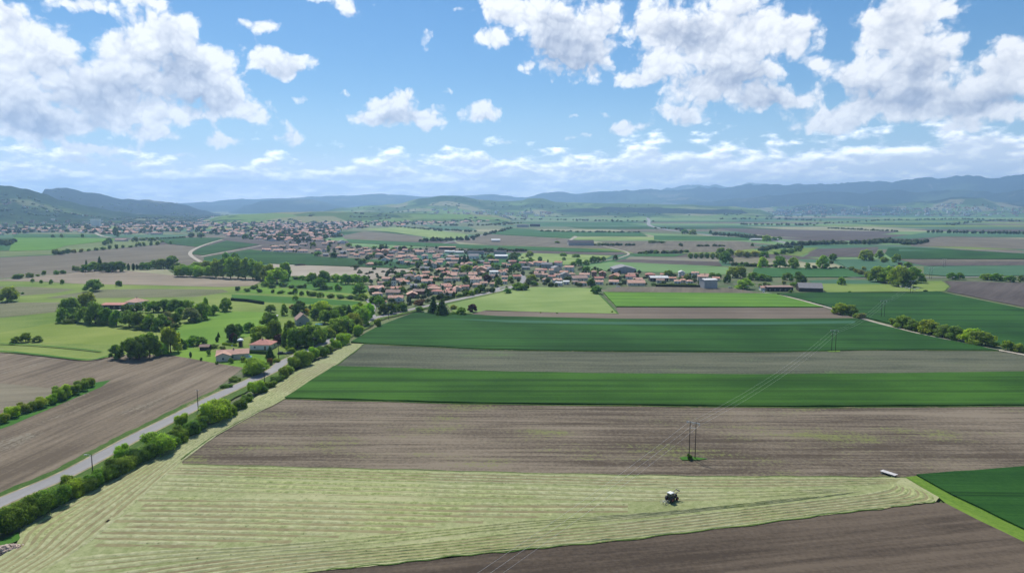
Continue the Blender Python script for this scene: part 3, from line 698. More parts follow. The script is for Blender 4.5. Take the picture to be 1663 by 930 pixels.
ridge('far_hill', [(230, 336), (290, 329.5), (340, 327), (390, 322), (400, 323), (470, 321.5), (500, 319), (560, 317), (620, 314), (650, 316), (680, 318.5), (740, 316.5), (800, 315), (850, 320), (890, 312), (910, 310.5), (935, 314), (960, 311.5), (1010, 311), (1100, 316)], 13000, 3750, 2250, hill_mat('far_slopes', FOREST, HGRASS, HBARE, 0.0006, 0.42), 170, 18, 0.3, 1500, 12)
ridge('mesa_hill', [(370, 338), (400, 333), (430, 325), (450, 323.5), (505, 323), (520, 326), (545, 333), (580, 338)], 9800, 1950, 1125, hill_mat('mesa_slopes', FOREST, HGRASS, HBARE, 0.0009, 0.4), 90, 18, 0.25, 800, 6)
ridge('wooded_mountain', [(880, 330), (920, 321), (945, 317), (975, 311.5), (1010, 309), (1060, 308.2), (1090, 309), (1115, 306.5), (1180, 303.5), (1240, 297.5), (1270, 300), (1300, 298), (1340, 299), (1380, 295.5), (1420, 293), (1450, 295), (1470, 291), (1490, 289.5), (1520, 290), (1540, 288), (1555, 286), (1570, 282.5), (1585, 285), (1600, 288.5), (1625, 286), (1640, 283.5), (1663, 282), (1720, 284), (1800, 290), (1900, 300)], 12500, 3375, 2625, hill_mat('mountain_slopes', FOREST, (0.055, 0.08, 0.045), (0.13, 0.125, 0.09), 0.0007, 0.40, (350, 700)), 300, 30, 0.5, 1300, 34)
ridge('wooded_hill', [(1090, 334), (1150, 327), (1200, 321), (1260, 316), (1300, 313), (1345, 309), (1370, 311), (1400, 313), (1430, 307), (1455, 306), (1480, 311), (1520, 309), (1560, 305), (1590, 309), (1620, 313), (1663, 306), (1720, 303), (1800, 312), (1880, 325)], 9800, 1725, 1200, hill_mat('foothill_slopes', FOREST, (0.06, 0.085, 0.045), (0.14, 0.13, 0.09), 0.0009, 0.43), 240, 26, 0.45, 850, 18)
ridge('wooded_hill', [(1185, 340), (1270, 336), (1320, 331), (1350, 331), (1400, 335), (1440, 332), (1500, 327), (1560, 319), (1590, 321), (1620, 328), (1663, 331), (1760, 328), (1850, 336)], 7600, 1125, 900, hill_mat('low_foothill', FOREST, (0.10, 0.16, 0.05), (0.2, 0.19, 0.12), 0.0012, 0.5), 160, 20, 0.25, 700, 6)
ridge('green_hill', [(500, 346), (560, 337), (600, 333.5), (640, 331), (690, 320.5), (720, 317), (745, 318), (785, 324), (810, 326), (845, 325.5), (862, 321.5), (877, 321), (905, 328), (1000, 330), (1100, 331.5), (1180, 335), (1260, 341)], 6400, 1725, 1125, hill_mat('green_slopes', (0.035, 0.07, 0.02), (0.13, 0.20, 0.05), (0.23, 0.22, 0.12), 0.0011, 0.52, (130, 240)), 200, 26, 0.2, 700, 4)
ridge('wooded_hill', [(880, 343), (940, 338.5), (1000, 336), (1080, 337), (1150, 340), (1230, 342)], 5600, 525, 525, hill_mat('low_wood', FOREST, (0.09, 0.15, 0.05), (0.15, 0.14, 0.1), 0.002, 0.32), 110, 14, 0.2, 300, 8)
ridge('blue_hill', [(40, 312), (62, 307.5), (80, 306.5), (107, 305), (118, 307), (140, 313), (200, 322.5), (240, 325), (270, 327.5), (300, 332), (330, 341), (360, 346)], 7200, 1875, 1350, hill_mat('blue_hill_slopes', FOREST, HGRASS, HBARE, 0.0009, 0.40), 120, 24, 0.35, 800, 12)
ridge('near_hill', [(-420, 318), (-250, 305), (-120, 296), (0, 299), (12, 299.5), (40, 306), (70, 314), (100, 324), (150, 336), (190, 343), (230, 347), (290, 350.5), (340, 353)], 4900, 1725, 1125, hill_mat('near_hill_slopes', (0.026, 0.048, 0.018), (0.075, 0.115, 0.035), (0.14, 0.15, 0.07), 0.0016, 0.44, (110, 220)), 150, 30, 0.32, 600, 10)
ridge('low_rise', [(330, 352), (400, 347), (470, 343.5), (540, 342.5), (640, 345), (720, 346.5), (790, 348), (830, 350)], 4000, 750, 675, hill_mat('rise_slopes', (0.035, 0.07, 0.02), (0.13, 0.21, 0.05), (0.2, 0.2, 0.09), 0.0022, 0.56), 110, 16, 0.15, 400, 1.0)

def on_hill(key, f):
    """random spot of a hill's front slope, f = (lowest, highest) share of the way up"""
    h_, D, front, a0, a1 = SURF[key]
    a = rnd.uniform(a0+0.02, a1-0.02); r = D-front+front*rnd.uniform(*f)
    return Vector(h_(a, r)), a
# ------------------------------------------------------------------ haze
HAZE_D = 9.5e-5
m = bpy.data.materials.new('pale_haze'); m.use_nodes = True; t = m.node_tree
for n in list(t.nodes): t.nodes.remove(n)
pv = t.nodes.new('ShaderNodeVolumePrincipled'); mo = t.nodes.new('ShaderNodeOutputMaterial')
pv.inputs['Color'].default_value = (0.42, 0.66, 1.0, 1); pv.inputs['Density'].default_value = HAZE_D
pv.inputs['Anisotropy'].default_value = 0.4
pv.inputs['Density Attribute'].default_value = ''; pv.inputs['Temperature Attribute'].default_value = ''
t.links.new(pv.outputs[0], mo.inputs['Volume'])
try: m.cycles.homogeneous_volume = True
except Exception: pass
mb = MB(); mb.box((0, 9700, 394), (42000, 24400, 790))
tag(obj('haze', mb.mesh('haze'), m), kind='stuff')

# ------------------------------------------------------------------ houses
def tiles(name, col):
    m, t, p = newmat(name, 0.85, 0.2); v = objpos(t)
    a = fbm(v, 0.6, 4, 0.65); b = fbm(stretch(v, (2.8, 2.8, 0.4)), 1.0, 2, 0.5)
    oi = t.nodes.new('ShaderNodeObjectInfo'); rv = E(oi.outputs['Random'])
    f = 0.5+(a-0.5)*1.3+(b-0.5)*0.7+(rv-0.5)*0.5
    setcol(t, p, mixc(f.sat(), tuple(0.72*x for x in col), tuple(min(1, 1.22*x) for x in col))); return m
ROOF = {'p': tiles('pink_tiles', (0.51, 0.31, 0.235)), 'o': tiles('orange_tiles', (0.53, 0.285, 0.20)), 'r': tiles('red_tiles', (0.43, 0.20, 0.16)),
        'b': tiles('brown_tiles', (0.31, 0.21, 0.175)), 'g': tiles('grey_slate', (0.24, 0.235, 0.24)), 'w': tiles('pale_sheeting', (0.62, 0.62, 0.61)), 'd': tiles('dark_sheeting', (0.055, 0.055, 0.07))}
WALL = {'w': plain('white_render', (0.72, 0.71, 0.68), 0.9, 0.08, 0.4), 'c': plain('cream_render', (0.58, 0.53, 0.45), 0.9, 0.12, 0.4), 't': plain('tan_render', (0.43, 0.26, 0.145), 0.9, 0.12, 0.4),
        'k': plain('red_brick', (0.22, 0.105, 0.085), 0.9, 0.2, 0.8), 'e': plain('grey_render', (0.36, 0.36, 0.365), 0.9, 0.12, 0.4), 'd': plain('dark_boards_and_shade', (0.045, 0.035, 0.03), 0.8, 0.3, 0.6)}  # the dark tone also paints the shade of open shed fronts
RN = {'p': 'pink', 'o': 'orange', 'r': 'red', 'b': 'brown', 'g': 'grey', 'w': 'white', 'd': 'dark'}
WN = {'w': 'white', 'c': 'cream', 't': 'tan', 'k': 'brick', 'e': 'grey', 'd': 'dark timber'}
GLASS = plain('window_glass', (0.025, 0.03, 0.04), 0.15, 0.2, 1.0, 0.5)
FRAME = plain('window_frame', (0.66, 0.66, 0.64), 0.6, 0.1)
DOORM = plain('door_paint', (0.20, 0.13, 0.085), 0.6, 0.3)
STONE = plain('chimney_render', (0.42, 0.36, 0.30), 0.9, 0.2)
def window_mesh():
    mb = MB(); mb.box((0, 0, 0), (1.15, 0.10, 1.25), mi=0); mb.box((0, -0.045, 0), (0.92, 0.06, 1.02), mi=1); mb.box((0, -0.06, 0), (0.06, 0.06, 1.02), mi=0)
    me = mb.mesh('window'); me.materials.append(FRAME); me.materials.append(GLASS); return me
def door_mesh(w_=1.0, h_=2.1):
    mb = MB(); mb.box((0, 0, h_/2), (w_+0.16, 0.10, h_+0.08), mi=0); mb.box((0, -0.045, h_/2-0.02), (w_, 0.06, h_-0.04), mi=1)
    me = mb.mesh('door'); me.materials.append(FRAME); me.materials.append(DOORM); return me
def chimney_mesh():
    mb = MB(); mb.box((0, 0, 0), (0.7, 0.6, 1.8), mi=0); mb.box((0, 0, 0.95), (0.86, 0.76, 0.14), mi=0); mb.box((0, 0, 1.13), (0.3, 0.3, 0.26), mi=0)
    me = mb.mesh('chimney'); me.materials.append(STONE); return me
WIN, DOOR, GARAGE, CHIM = window_mesh(), door_mesh(), door_mesh(2.5, 2.1), chimney_mesh()
def roof_part(mb, x0, x1, y0, y1, z, pitch, form, ov=0.45, th=0.18):
    """roof slabs over the rectangle; ridge along x for 'g', along y for 'f'"""
    x0 -= ov; x1 += ov; y0 -= ov; y1 += ov
    if form == 'f':
        sub = MB(); roof_part(sub, y0, y1, x0, x1, z, pitch, 'g', 0.0, th); k = len(mb.v)
        mb.v += [(b_, a_, c_) for a_, b_, c_ in sub.v]; mb.f += [tuple(k+i for i in f_[::-1]) for f_ in sub.f]; mb.m += sub.m; return
    yc = (y0+y1)/2; hh = (y1-y0)/2*pitch; zl = z-ov*pitch
    if form == 's':
        a_ = [(x0, y0, z), (x1, y0, z), (x1, y1, z+hh), (x0, y1, z+hh)]
        b_ = [(q[0], q[1], q[2]+th) for q in a_]
        mb.face(b_); mb.face(a_[::-1])
        for i in range(4): mb.face([a_[i], a_[(i+1) % 4], b_[(i+1) % 4], b_[i]])
        return
    i_ = min((y1-y0)/2*0.95, (x1-x0)*0.42) if form == 'h' else 0.0
    A, B, C, Dq = (x0, y0, zl), (x1, y0, zl), (x1, y1, zl), (x0, y1, zl)
    R0, R1 = (x0+i_, yc, zl+hh), (x1-i_, yc, zl+hh)
    up = lambda q: (q[0], q[1], q[2]+th)
    faces = [[A, B, R1, R0], [C, Dq, R0, R1]]
    if form == 'h': faces += [[B, C, R1], [Dq, A, R0]]
    for f_ in faces: mb.face([up(q) for q in f_]); mb.face(f_[::-1])
    for a_, b_ in ((A, B), (C, Dq)): mb.face([a_, b_, up(b_), up(a_)])
    if form == 'h':
        for a_, b_ in ((B, C), (Dq, A)): mb.face([a_, b_, up(b_), up(a_)])
    else:
        for a_, b_ in ((B, R1), (R1, C), (Dq, R0), (R0, A)): mb.face([a_, b_, up(b_), up(a_)])
def wall_part(mb, x0, x1, y0, y1, h_, pitch, form):
    if form == 'f':
        sub = MB(); wall_part(sub, y0, y1, x0, x1, h_, pitch, 'g'); k = len(mb.v)
        mb.v += [(b_, a_, c_) for a_, b_, c_ in sub.v]; mb.f += [tuple(k+i for i in f_[::-1]) for f_ in sub.f]; mb.m += sub.m; return
    mb.face([(x0, y0, 0), (x1, y0, 0), (x1, y0, h_), (x0, y0, h_)])
    if form == 's':
        k = (y1-y0)/2*pitch
        mb.face([(x1, y1, 0), (x0, y1, 0), (x0, y1, h_+k), (x1, y1, h_+k)])
        mb.face([(x1, y0, 0), (x1, y1, 0), (x1, y1, h_+k), (x1, y0, h_)]); mb.face([(x0, y1, 0), (x0, y0, 0), (x0, y0, h_), (x0, y1, h_+k)]); return
    mb.face([(x1, y1, 0), (x0, y1, 0), (x0, y1, h_), (x1, y1, h_)])
    yc = (y0+y1)/2; k = (y1-y0)/2*pitch
    for x, s_ in ((x1, 1), (x0, -1)):
        f_ = [(x, y0, 0), (x, y1, 0), (x, y1, h_)]+([] if form == 'h' else [(x, yc, h_+k)])+[(x, y0, h_)]
        mb.face(f_ if s_ > 0 else f_[::-1])
HOUSES = []
def house(px, py, wpx, roof, wall, form, st, label=None, cat='house', name='house', depth=None, rz=None, group=None, full=True, garage=False, height=None, pitch=None, loc=None, wm=None):
    r_ = random.Random(int(px*7+py*131)); base = loc or G(px, py)
    W_ = wm or wpx*scale_at(px, py)*(0.84 if cat == 'house' and py < 500 else 1.0)
    D_ = depth or max(5.5, min(11.0, W_*r_.uniform(0.62, 0.85)))
    if form == 'f': D_ = depth or W_*r_.uniform(1.0, 1.35)
    h_ = height or {1: 2.9, 2: 5.4, 3: 8.0}[st]
    pit = pitch or {'g': 0.42, 'f': 0.42, 'h': 0.42, 'l': 0.42, 's': 0.18}[form]
    face = -math.atan2(base.x, base.y)
    e = empty(name, (base.x, base.y+D_*0.5, base.z if loc else 0.0), face*0.6+r_.uniform(-0.3, 0.3) if rz is None else rz)
    x0, x1, y0, y1 = -W_/2, W_/2, -D_/2, D_/2
    fm = 'g' if form == 'l' else form
    wb, rb = MB(), MB()
    wall_part(wb, x0, x1, y0, y1, h_, pit, fm); roof_part(rb, x0, x1, y0, y1, h_, pit, fm)
    if form == 'l':
        xa, xb = (x0, x0+W_*0.45) if r_.random() < 0.5 else (x1-W_*0.45, x1)
        wall_part(wb, xa+0.02, xb-0.02, y0-D_*0.42, y0+0.5, h_-0.1, pit*0.95, 'f'); roof_part(rb, xa, xb, y0-D_*0.42, y0+D_*0.35, h_-0.1, pit*0.95, 'f')
    obj('wall', wb.mesh('wall'), WALL[wall], e); ro = obj('roof', rb.mesh('roof'), ROOF[roof], e)
    if full:
        if st < 3 and roof in 'porb' and form != 's':
            cx = r_.uniform(-0.3, 0.3)*W_; yy = 0.0 if form != 'f' else 0.1*D_
            zt = h_+(D_/2 if fm != 'f' else W_/2)*pit
            obj('chimney', CHIM, None, ro, ((cx if fm != 'f' else W_*0.12), yy, zt-(0.3 if fm != 'f' else W_*0.12*pit)))
        zc = [1.5]+([4.1] if st > 1 else [])+([6.7] if st > 2 else [])
        ph_ = form == 'l'
        nx = max(2, int(W_/4.0))
        for z in zc:
            if h_ < z+0.8: continue
            for k in range(nx):
                xx = x0+(k+0.5)*W_/nx
                if ph_ and xa-0.6 < xx < xb+0.6: xx, yf = (xa+xb)/2, y0-D_*0.42
                else: yf = y0
                if z < 2 and k == nx//2 and not ph_: obj('door', GARAGE if garage else DOOR, None, e, (xx, yf-0.05, 0.02)); continue
                obj('window', WIN, None, e, (xx, yf-0.05, z))
            for s_ in (-1, 1): obj('window', WIN, None, e, (s_*(W_/2+0.05), 0.9*s_, z), s_*math.pi/2)
    tag(e, label, cat, group); HOUSES.append(e); return e
def order_labels(items, fmt):
    """items: (x, object, words) - number look-alikes along the zone from its left end"""
    by = {}
    for it in sorted(items, key=lambda q: q[0]): by.setdefault(it[2], []).append(it)
    for wds, L in by.items():
        for i, (x, o, _) in enumerate(L):
            o['label'] = (fmt[0] % wds) if len(L) == 1 else (fmt[1] % (ordw(i+1), wds))
FW = {'g': 'gabled', 'f': 'end-on gabled', 'h': 'hip-roofed', 'l': 'winged', 's': 'low'}
def zone_houses(rows, zone, group):
    L = []
    for q in rows:
        x, y_, w_, rf, wl, fm, st = q[:7]
        o = house(x, y_, w_, rf, wl, fm, st, group=group)
        L.append((x, o, (WN[wl]+' ' if fm != 's' else '')+('two-storey ' if st == 2 else '')+'house with '+RN[rf]+' '+{'g': 'gable roof', 'f': 'end-on gable', 'h': 'hipped roof', 'l': 'roof and front wing', 's': 'flat roof'}[fm]))
    order_labels(L, ('%s '+zone, '%s %s from the left '+zone))
zone_houses([(689,452,16,'o','t','h',1),(664,456,20,'b','c','h',2),(648,459,18,'p','c','g',1),(627,457,17,'p','c','g',1),(609,473,28,'p','c','l',1),(618,464,13,'b','c','g',1),
 (638,480,27,'b','c','g',1),(612,482,18,'p','w','h',1),(642,489,28,'p','w','l',1),(668,484,20,'p','k','f',1),(680,478,22,'b','k','g',1),(671,468,13,'g','e','g',1),(693,461,21,'p','w','l',1),
 (702,469,17,'r','c','h',1),(723,468,18,'p','c','g',1),(709,478,20,'r','c','h',1),(732,475,18,'p','c','g',1),(716,442,20,'o','c','h',1),(735,449,18,'p','c','g',1)],
 'by the road junction', 'houses beside the road junction')
zone_houses([(733,424,22,'g','e','s',1),(781,428,12,'g','c','g',1),(731,432,13,'p','c','g',1),(724,440,12,'o','c','h',1),(739,441,12,'o','w','h',1),(734,451,18,'p','w','h',1),(751,449,14,'b','c','g',1),
 (768,448,15,'p','c','g',1),(781,447,12,'p','c','f',1),(791,436,13,'p','c','g',1),(796,441,16,'g','e','f',1),(797,426,9,'p','w','g',1),(806,426,10,'o','c','h',1),(790,431,11,'r','c','g',1),
 (819,432,9,'p','c','g',1),(826,434,8,'p','w','g',1),(823,442,11,'r','c','h',1),(802,449,16,'w','w','s',2),(818,447,12,'p','w','f',1),(771,462,17,'p','w','g',2),(766,454,13,'p','c','g',1),
 (820,454,11,'p','w','g',1),(839,453,15,'r','c','g',1),(785,464,14,'p','c','g',1),(820,461,8,'o','w','g',1),(728,470,14,'r','c','g',1),(742,473,14,'p','c','f',1),(754,470,17,'r','c','g',1),(731,477,19,'r','c','h',1),
 (872,432,11,'o','w','h',2),(854,438,15,'g','e','g',1),(831,428,13,'p','c','g',1),(848,430,10,'b','c','g',1)],
 'in the village middle', 'houses in the middle of the village')
zone_houses([(889,436,20,'g','e','g',2),(907,433,14,'r','w','g',2),(925,441,17,'p','w','g',2),(904,443,17,'g','c','f',2),(895,446,8,'p','c','g',2),(874,450,16,'b','c','g',1),(885,450,10,'p','c','g',1),
 (897,453,14,'r','c','g',1),(918,454,16,'g','e','f',2),(929,449,12,'p','w','h',1),(950,450,19,'p','w','g',1),(941,456,30,'b','c','g',1),(887,458,13,'p','w','h',1),(905,459,17,'p','w','l',1),(920,462,11,'w','w','s',1),
 (908,464,12,'w','w','s',1),(936,462,12,'b','c','h',1),(947,464,14,'p','w','h',1),(965,449,9,'p','k','h',2),(979,451,12,'p','k','f',2),(973,456,17,'r','c','g',1),(973,462,16,'p','w','g',1),(998,462,18,'p','w','g',1),
 (1002,449,10,'p','c','h',1),(1029,451,19,'p','c','g',1),(1036,458,18,'p','w','g',1),(1034,464,33,'p','c','g',1),(1057,450,18,'r','k','h',1),(1077,450,9,'o','w','g',1),(1093,456,13,'o','c','g',1),(1108,450,11,'w','w','f',2),
 (1130,451,13,'p','w','l',2),(1145,455,15,'p','e','g',2),(1164,456,13,'o','c','g',1),(1101,461,12,'p','w','g',1),(1110,459,10,'o','c','h',1),(1121,461,11,'p','w','h',1)],
 'behind the pasture', 'houses behind the pasture')
zone_houses([(432,408,16,'p','w','l',1),(444,403,15,'p','c','h',1),(451,409,17,'p','w','g',1),(458,402,12,'b','c','g',1),(471,409,18,'p','w','h',1),(490,410,19,'p','w','h',1),(476,401,15,'p','c','g',1),(492,399,13,'b','c','g',1),
 (515,408,11,'o','w','h',1),(527,398,11,'p','c','g',1),(527,409,10,'p','w','f',1),(528,416,10,'g','e','g',1),(519,392,12,'b','c','g',1),(536,395,14,'p','c','g',1),(554,395,14,'g','w','f',1),(549,405,13,'o','c','h',1),
 (556,412,12,'g','e','g',1),(569,409,15,'p','c','g',1),(555,419,19,'b','c','g',1),(572,415,12,'p','c','h',1),(579,417,10,'o','w','g',1),(434,384,9,'g','e','g',2),(445,388,17,'b','c','g',1),(461,384,12,'p','c','g',1),(469,388,14,'p','c','h',1),(419,388,10,'p','c','g',1)],
 'beside dark green field', 'houses along the dark green field')
zone_houses([(585,407,10,'b','c','g',1),(596,410,12,'p','c','g',1),(612,410,14,'g','w','f',1),(626,409,14,'p','c','g',1),(588,414,10,'r','c','g',1),(600,415,12,'o','c','h',1),(625,424,15,'p','w','f',1),(633,418,13,'r','c','h',1),
 (653,419,15,'p','c','g',1),(636,412,10,'g','e','g',1),(651,413,12,'p','c','h',1),(681,414,16,'p','c','g',2),(700,412,12,'p','c','g',1),(714,416,12,'p','w','g',1),(651,429,9,'p','w','g',2),(661,429,9,'p','c','g',1),
 (601,432,17,'p','t','h',1),(692,427,15,'p','c','h',1),(694,433,14,'p','c','l',1),(690,439,18,'g','c','g',1),(708,421,13,'b','c','g',1),(732,431,14,'p','c','g',1),(671,420,12,'p','c','g',1),(645,403,9,'b','c','g',1),(613,416,10,'p','c','g',1),(675,409,11,'b','c','g',1)],
 'behind the beige field', 'houses behind the beige field')
# farm buildings and other singles
house(726, 405, 27, 'p', 'd', 's', 1, 'long dark open shed with a pink roof at the village edge', 'shed', 'farm_shed', 9, 0.0, full=False, height=4.0)
house(772, 413, 27, 'd', 'e', 's', 1, 'long shed with a dark flat roof behind the conifers', 'shed', 'farm_shed', 10, 0.0, full=False, height=4.0)
house(769, 420, 16, 'g', 'w', 'g', 1, 'grey-roofed barn with white doors below the dark roofed shed', 'barn', 'barn', 14, 0.0, full=True, height=4.0)
house(812, 414, 20, 'd', 'e', 's', 1, 'dark flat-roofed hall at the back edge of the village', 'hall', 'hall', 12, 0.0, full=False, height=5.0)
house(814, 420, 20, 'w', 'e', 's', 1, 'pale grey hall in front of the dark flat-roofed one', 'hall', 'hall', 12, 0.0, full=False, height=4.0)
house(730, 411, 16, 'w', 'w', 's', 1, 'long white shed behind the village gardens, nearer the pink roofed shed', 'shed', 'farm_shed', 8, 0.0, full=False, height=3.0)
house(746, 412, 13, 'w', 'c', 's', 1, 'short white shed in line with the long white one', 'shed', 'farm_shed', 8, 0.0, full=False, height=3.0)
house(735, 419, 20, 'g', 'e', 's', 1, 'grey low-roofed shed beside the village conifers', 'shed', 'farm_shed', 10, 0.0, full=False, height=3.2)
house(1015, 444, 37, 'g', 'e', 'f', 1, 'wide blue-grey farm hall with a low gable behind the village row', 'hall', 'hall', 30, 0.0, full=True, height=5.0, pitch=0.24)
house(1071, 457, 29, 'w', 'd', 'g', 1, 'long barn with a white roof in the village row', 'barn', 'barn', 11, 0.0, full=True, height=3.8, pitch=0.3)
house(1153, 469, 22, 'w', 'e', 'g', 1, 'tall pale grey box barn standing at the field edge', 'barn', 'barn', 13, 0.12, full=False, height=8.5, pitch=0.12)
house(1267, 473, 42, 'b', 'd', 's', 1, 'long dark open cattle shed with a thin brown roof', 'shed', 'cattle_shed', 8, 0.02, full=True, height=4.0, pitch=0.1)  # closed dark wall painted in place of the shaded open front
house(1240, 472, 8, 'p', 'w', 'g', 1, 'small white shed at the end of the cattle shed', 'shed', 'shed', 6, 0.0, full=False)
house(1321, 474, 36, 'g', 'd', 'g', 1, 'grey-roofed barn with dark walls beside the cattle shed', 'barn', 'barn', 18, -0.25, full=False, height=3.6)
house(944, 399, 41, 'd', 'e', 'g', 1, 'very long barn with a dark roof alone in the plain', 'barn', 'barn', 26, 0.0, full=False, height=6.0, pitch=0.35)
house(849, 369, 20, 'd', 'e', 'g', 1, 'dark warehouse in the plain, nearer the country road', 'warehouse', 'warehouse', 30, 0.0, full=False, height=8.0, pitch=0.1)
house(869, 368, 16, 'd', 'd', 'g', 1, 'second dark warehouse beside the first in the plain', 'warehouse', 'warehouse', 30, 0.0, full=False, height=9.0, pitch=0.1)
house(805, 393, 14, 'w', 'c', 'g', 1, 'white-roofed farm building alone between plain fields', 'barn', 'barn', 14, 0.0, full=False, height=4.0)
house(1242, 391, 45, 'w', 'c', 'g', 1, 'long pale greenhouse shed below the poplar row', 'shed', 'shed', 12, 0.0, full=False, height=4.0, pitch=0.2)
house(154, 367, 15, 'w', 'w', 's', 3, 'white apartment block rising above the left town', 'apartment block', 'apartment_block', 14, 0.0, full=False, height=26, pitch=0.03)
house(31, 367, 8, 'd', 'd', 's', 3, 'dark tower block above the rooftops of the left town', 'apartment block', 'apartment_block', 12, 0.0, full=False, height=18, pitch=0.03)
house(1610, 347, 18, 'w', 'w', 's', 1, 'large bright white hall at the edge of the city', 'hall', 'hall', 60, 0.0, full=False, height=30, pitch=0.03)
house(195, 392, 18, 'b', 'c', 'g', 1, 'low brown-roofed barn in the field below the town', 'barn', 'barn', 12, 0.0, full=False, height=3.5)
house(253, 381, 17, 'b', 'c', 'g', 1, 'long low barn at the lower edge of the left town', 'barn', 'barn', 12, 0.0, full=False, height=4.0)
# single homes left of the road
house(374, 584, 48, 'p', 'c', 'l', 1, 'cream bungalow with pink staggered roofs beside the ploughed field', rz=0.30, depth=8.0)
house(423, 568, 34, 'r', 'w', 'h', 1, 'white bungalow with red hipped roof beside the roadside garden', rz=-0.05, depth=9.5)
house(487, 528, 20, 'b', 'e', 'f', 2, 'grey house with steep dark brown gable among tall trees', rz=0.45, depth=10, height=3.4, pitch=0.85)
house(331, 569, 14, 'b', 'd', 'g', 1, 'small brown garden shed on the lawn of the cream bungalow', 'shed', 'garden_shed', 4.0, 0.1, full=False, height=2.1)
house(445, 519, 8, 'w', 'e', 's', 1, 'small white-topped shed at the meadow edge by tall trees', 'shed', 'garden_shed', 3.0, 0.0, full=False, height=2.4)
house(181, 502, 36, 'r', 'd', 's', 1, 'long dark barn with red lean-to roof in the tree-ringed farmyard', 'barn', 'barn', 7.5, 0.02, full=True, height=3.2)
house(216, 498, 27, 'p', 'w', 'h', 1, 'white farmhouse with broad pink roof behind the dark barn', rz=-0.35, depth=12, height=3.6)
house(624, 495, 6, 'r', 'w', 'f', 1, 'tiny red-roofed hut below the white winged house', 'hut', 'hut', 3.0, 0.2, full=False, height=2.2)
house(639, 466, 6.5, 'd', 'w', 'h', 3, 'slim white tower with dark pointed roof in the junction gardens', 'tower', 'tower', depth=4.5, rz=0.1, height=7.0, pitch=1.3)

# more homes squeezed between the listed ones
VILL = [(585, 402), (640, 400), (700, 408), (760, 424), (830, 424), (890, 430), (930, 444), (1000, 450), (1150, 455), (1130, 463), (1000, 462), (900, 464), (850, 458), (800, 466), (740, 480), (690, 486), (650, 486), (615, 470), (660, 445), (700, 440), (640, 424), (560, 412)]
def inside(q, poly):
    x, y_ = q; c_ = False; j = len(poly)-1
    for i in range(len(poly)):
        if (poly[i][1] > y_) != (poly[j][1] > y_) and x < (poly[j][0]-poly[i][0])*(y_-poly[i][1])/(poly[j][1]-poly[i][1])+poly[i][0]: c_ = not c_
        j = i
    return c_
rnd = random.Random(4); L = []; tries = 0
while len(L) < 62 and tries < 6000:
    tries += 1; x, y_ = rnd.uniform(560, 1150), rnd.uniform(400, 487)
    if not inside((x, y_), VILL): continue
    g_ = G(x, y_)
    if any((Vector((h_.location.x, h_.location.y, 0))-g_).length < 13.5 for h_ in HOUSES): continue
    rf, wl, fm, st = rnd.choice('ppppoobr'), rnd.choice('cccwwt'), rnd.choice('gghf'), rnd.choice((1, 1, 1, 2))
    o = house(x, y_, 0, rf, wl, fm, st, wm=rnd.uniform(7.5, 11.5), group='small homes of the village')
    L.append((x, o, 'small %s%s house with %s %s' % ('two-storey ' if st == 2 else '', WN[wl], RN[rf], {'g': 'gable roof', 'f': 'end-on gable', 'h': 'hipped roof'}[fm])))
order_labels(L, ('%s within the village', '%s %s from the left in village'))
# the town beyond: nearest homes singly, the rest as one mass
def inside(q, poly):
    x, y_ = q; c_ = False; j = len(poly)-1
    for i in range(len(poly)):
        if (poly[i][1] > y_) != (poly[j][1] > y_) and x < (poly[j][0]-poly[i][0])*(y_-poly[i][1])/(poly[j][1]-poly[i][1])+poly[i][0]: c_ = not c_
        j = i
    return c_
TOWN = [[(-60, 357), (150, 355), (300, 353), (450, 353), (450, 372), (420, 384), (390, 388), (350, 382), (300, 376), (240, 380), (200, 381), (180, 384), (140, 378), (60, 378), (0, 383), (-60, 386)],
        [(440, 355), (560, 351), (700, 353), (830, 357), (770, 362), (700, 365), (650, 367), (600, 370), (560, 373), (545, 380), (560, 384), (500, 392), (440, 392), (415, 386)]]
rnd = random.Random(21); spots = []
for poly in TOWN:
    xs = [q[0] for q in poly]; ys = [q[1] for q in poly]; k = 0
    while k < 560:
        # even over the picture rows so that near and far streets both fill
        x, y_ = rnd.uniform(min(xs), max(xs)), rnd.uniform(min(ys), max(ys))
        if not inside((x, y_), poly): continue
        k += 1
        g_ = G(x, y_)
        if any((g_-q[0]).length < 13 for q in spots): continue
        spots.append((g_, x, y_))
spots.sort(key=lambda q: q[0].y)
town_items = {}
rest = MB()
for i, (g_, x, y_) in enumerate(spots):
    wd = rnd.uniform(10, 19); rf = rnd.choice('ppporobbr'); wl = rnd.choice('ccccwwe'); fm = rnd.choice('gghf'); st = rnd.choice((1, 1, 1, 2))
    if i < 62:
        side = 'in the left town' if x < 440 else 'in the hillside town'
        o = house(x, y_, 0, rf, wl, fm, st, None, group='homes '+side, full=False, wm=wd, rz=rnd.uniform(-0.6, 0.6))
        town_items.setdefault(side, []).append((x, o, 'small %s house with %s roof' % (WN[wl], RN[rf])))
    else:
        h_ = 3.0 if st == 1 else 5.8; D_ = wd*0.7; a_ = rnd.uniform(-0.6, 0.6); M = Matrix.Translation(g_) @ Matrix.Rotation(a_, 4, 'Z')
        hb = MB(); wall_part(hb, -wd/2, wd/2, -D_/2, D_/2, h_, 0.42, 'g'); nw = len(hb.f); roof_part(hb, -wd/2, wd/2, -D_/2, D_/2, h_, 0.42, 'g')
        k = len(rest.v); rest.v += [tuple(M @ Vector(q)) for q in hb.v]; rest.f += [tuple(k+j for j in f_) for f_ in hb.f]
        wi = {'c': 0, 'w': 1, 'e': 2}[wl]; ri = {'p': 3, 'o': 4, 'b': 5, 'r': 3, 'g': 6}[rf]
        rest.m += [wi]*nw+[ri]*(len(hb.f)-nw)
for side, L in town_items.items(): order_labels(L, ('%s '+side, '%s %s from the left '+side))
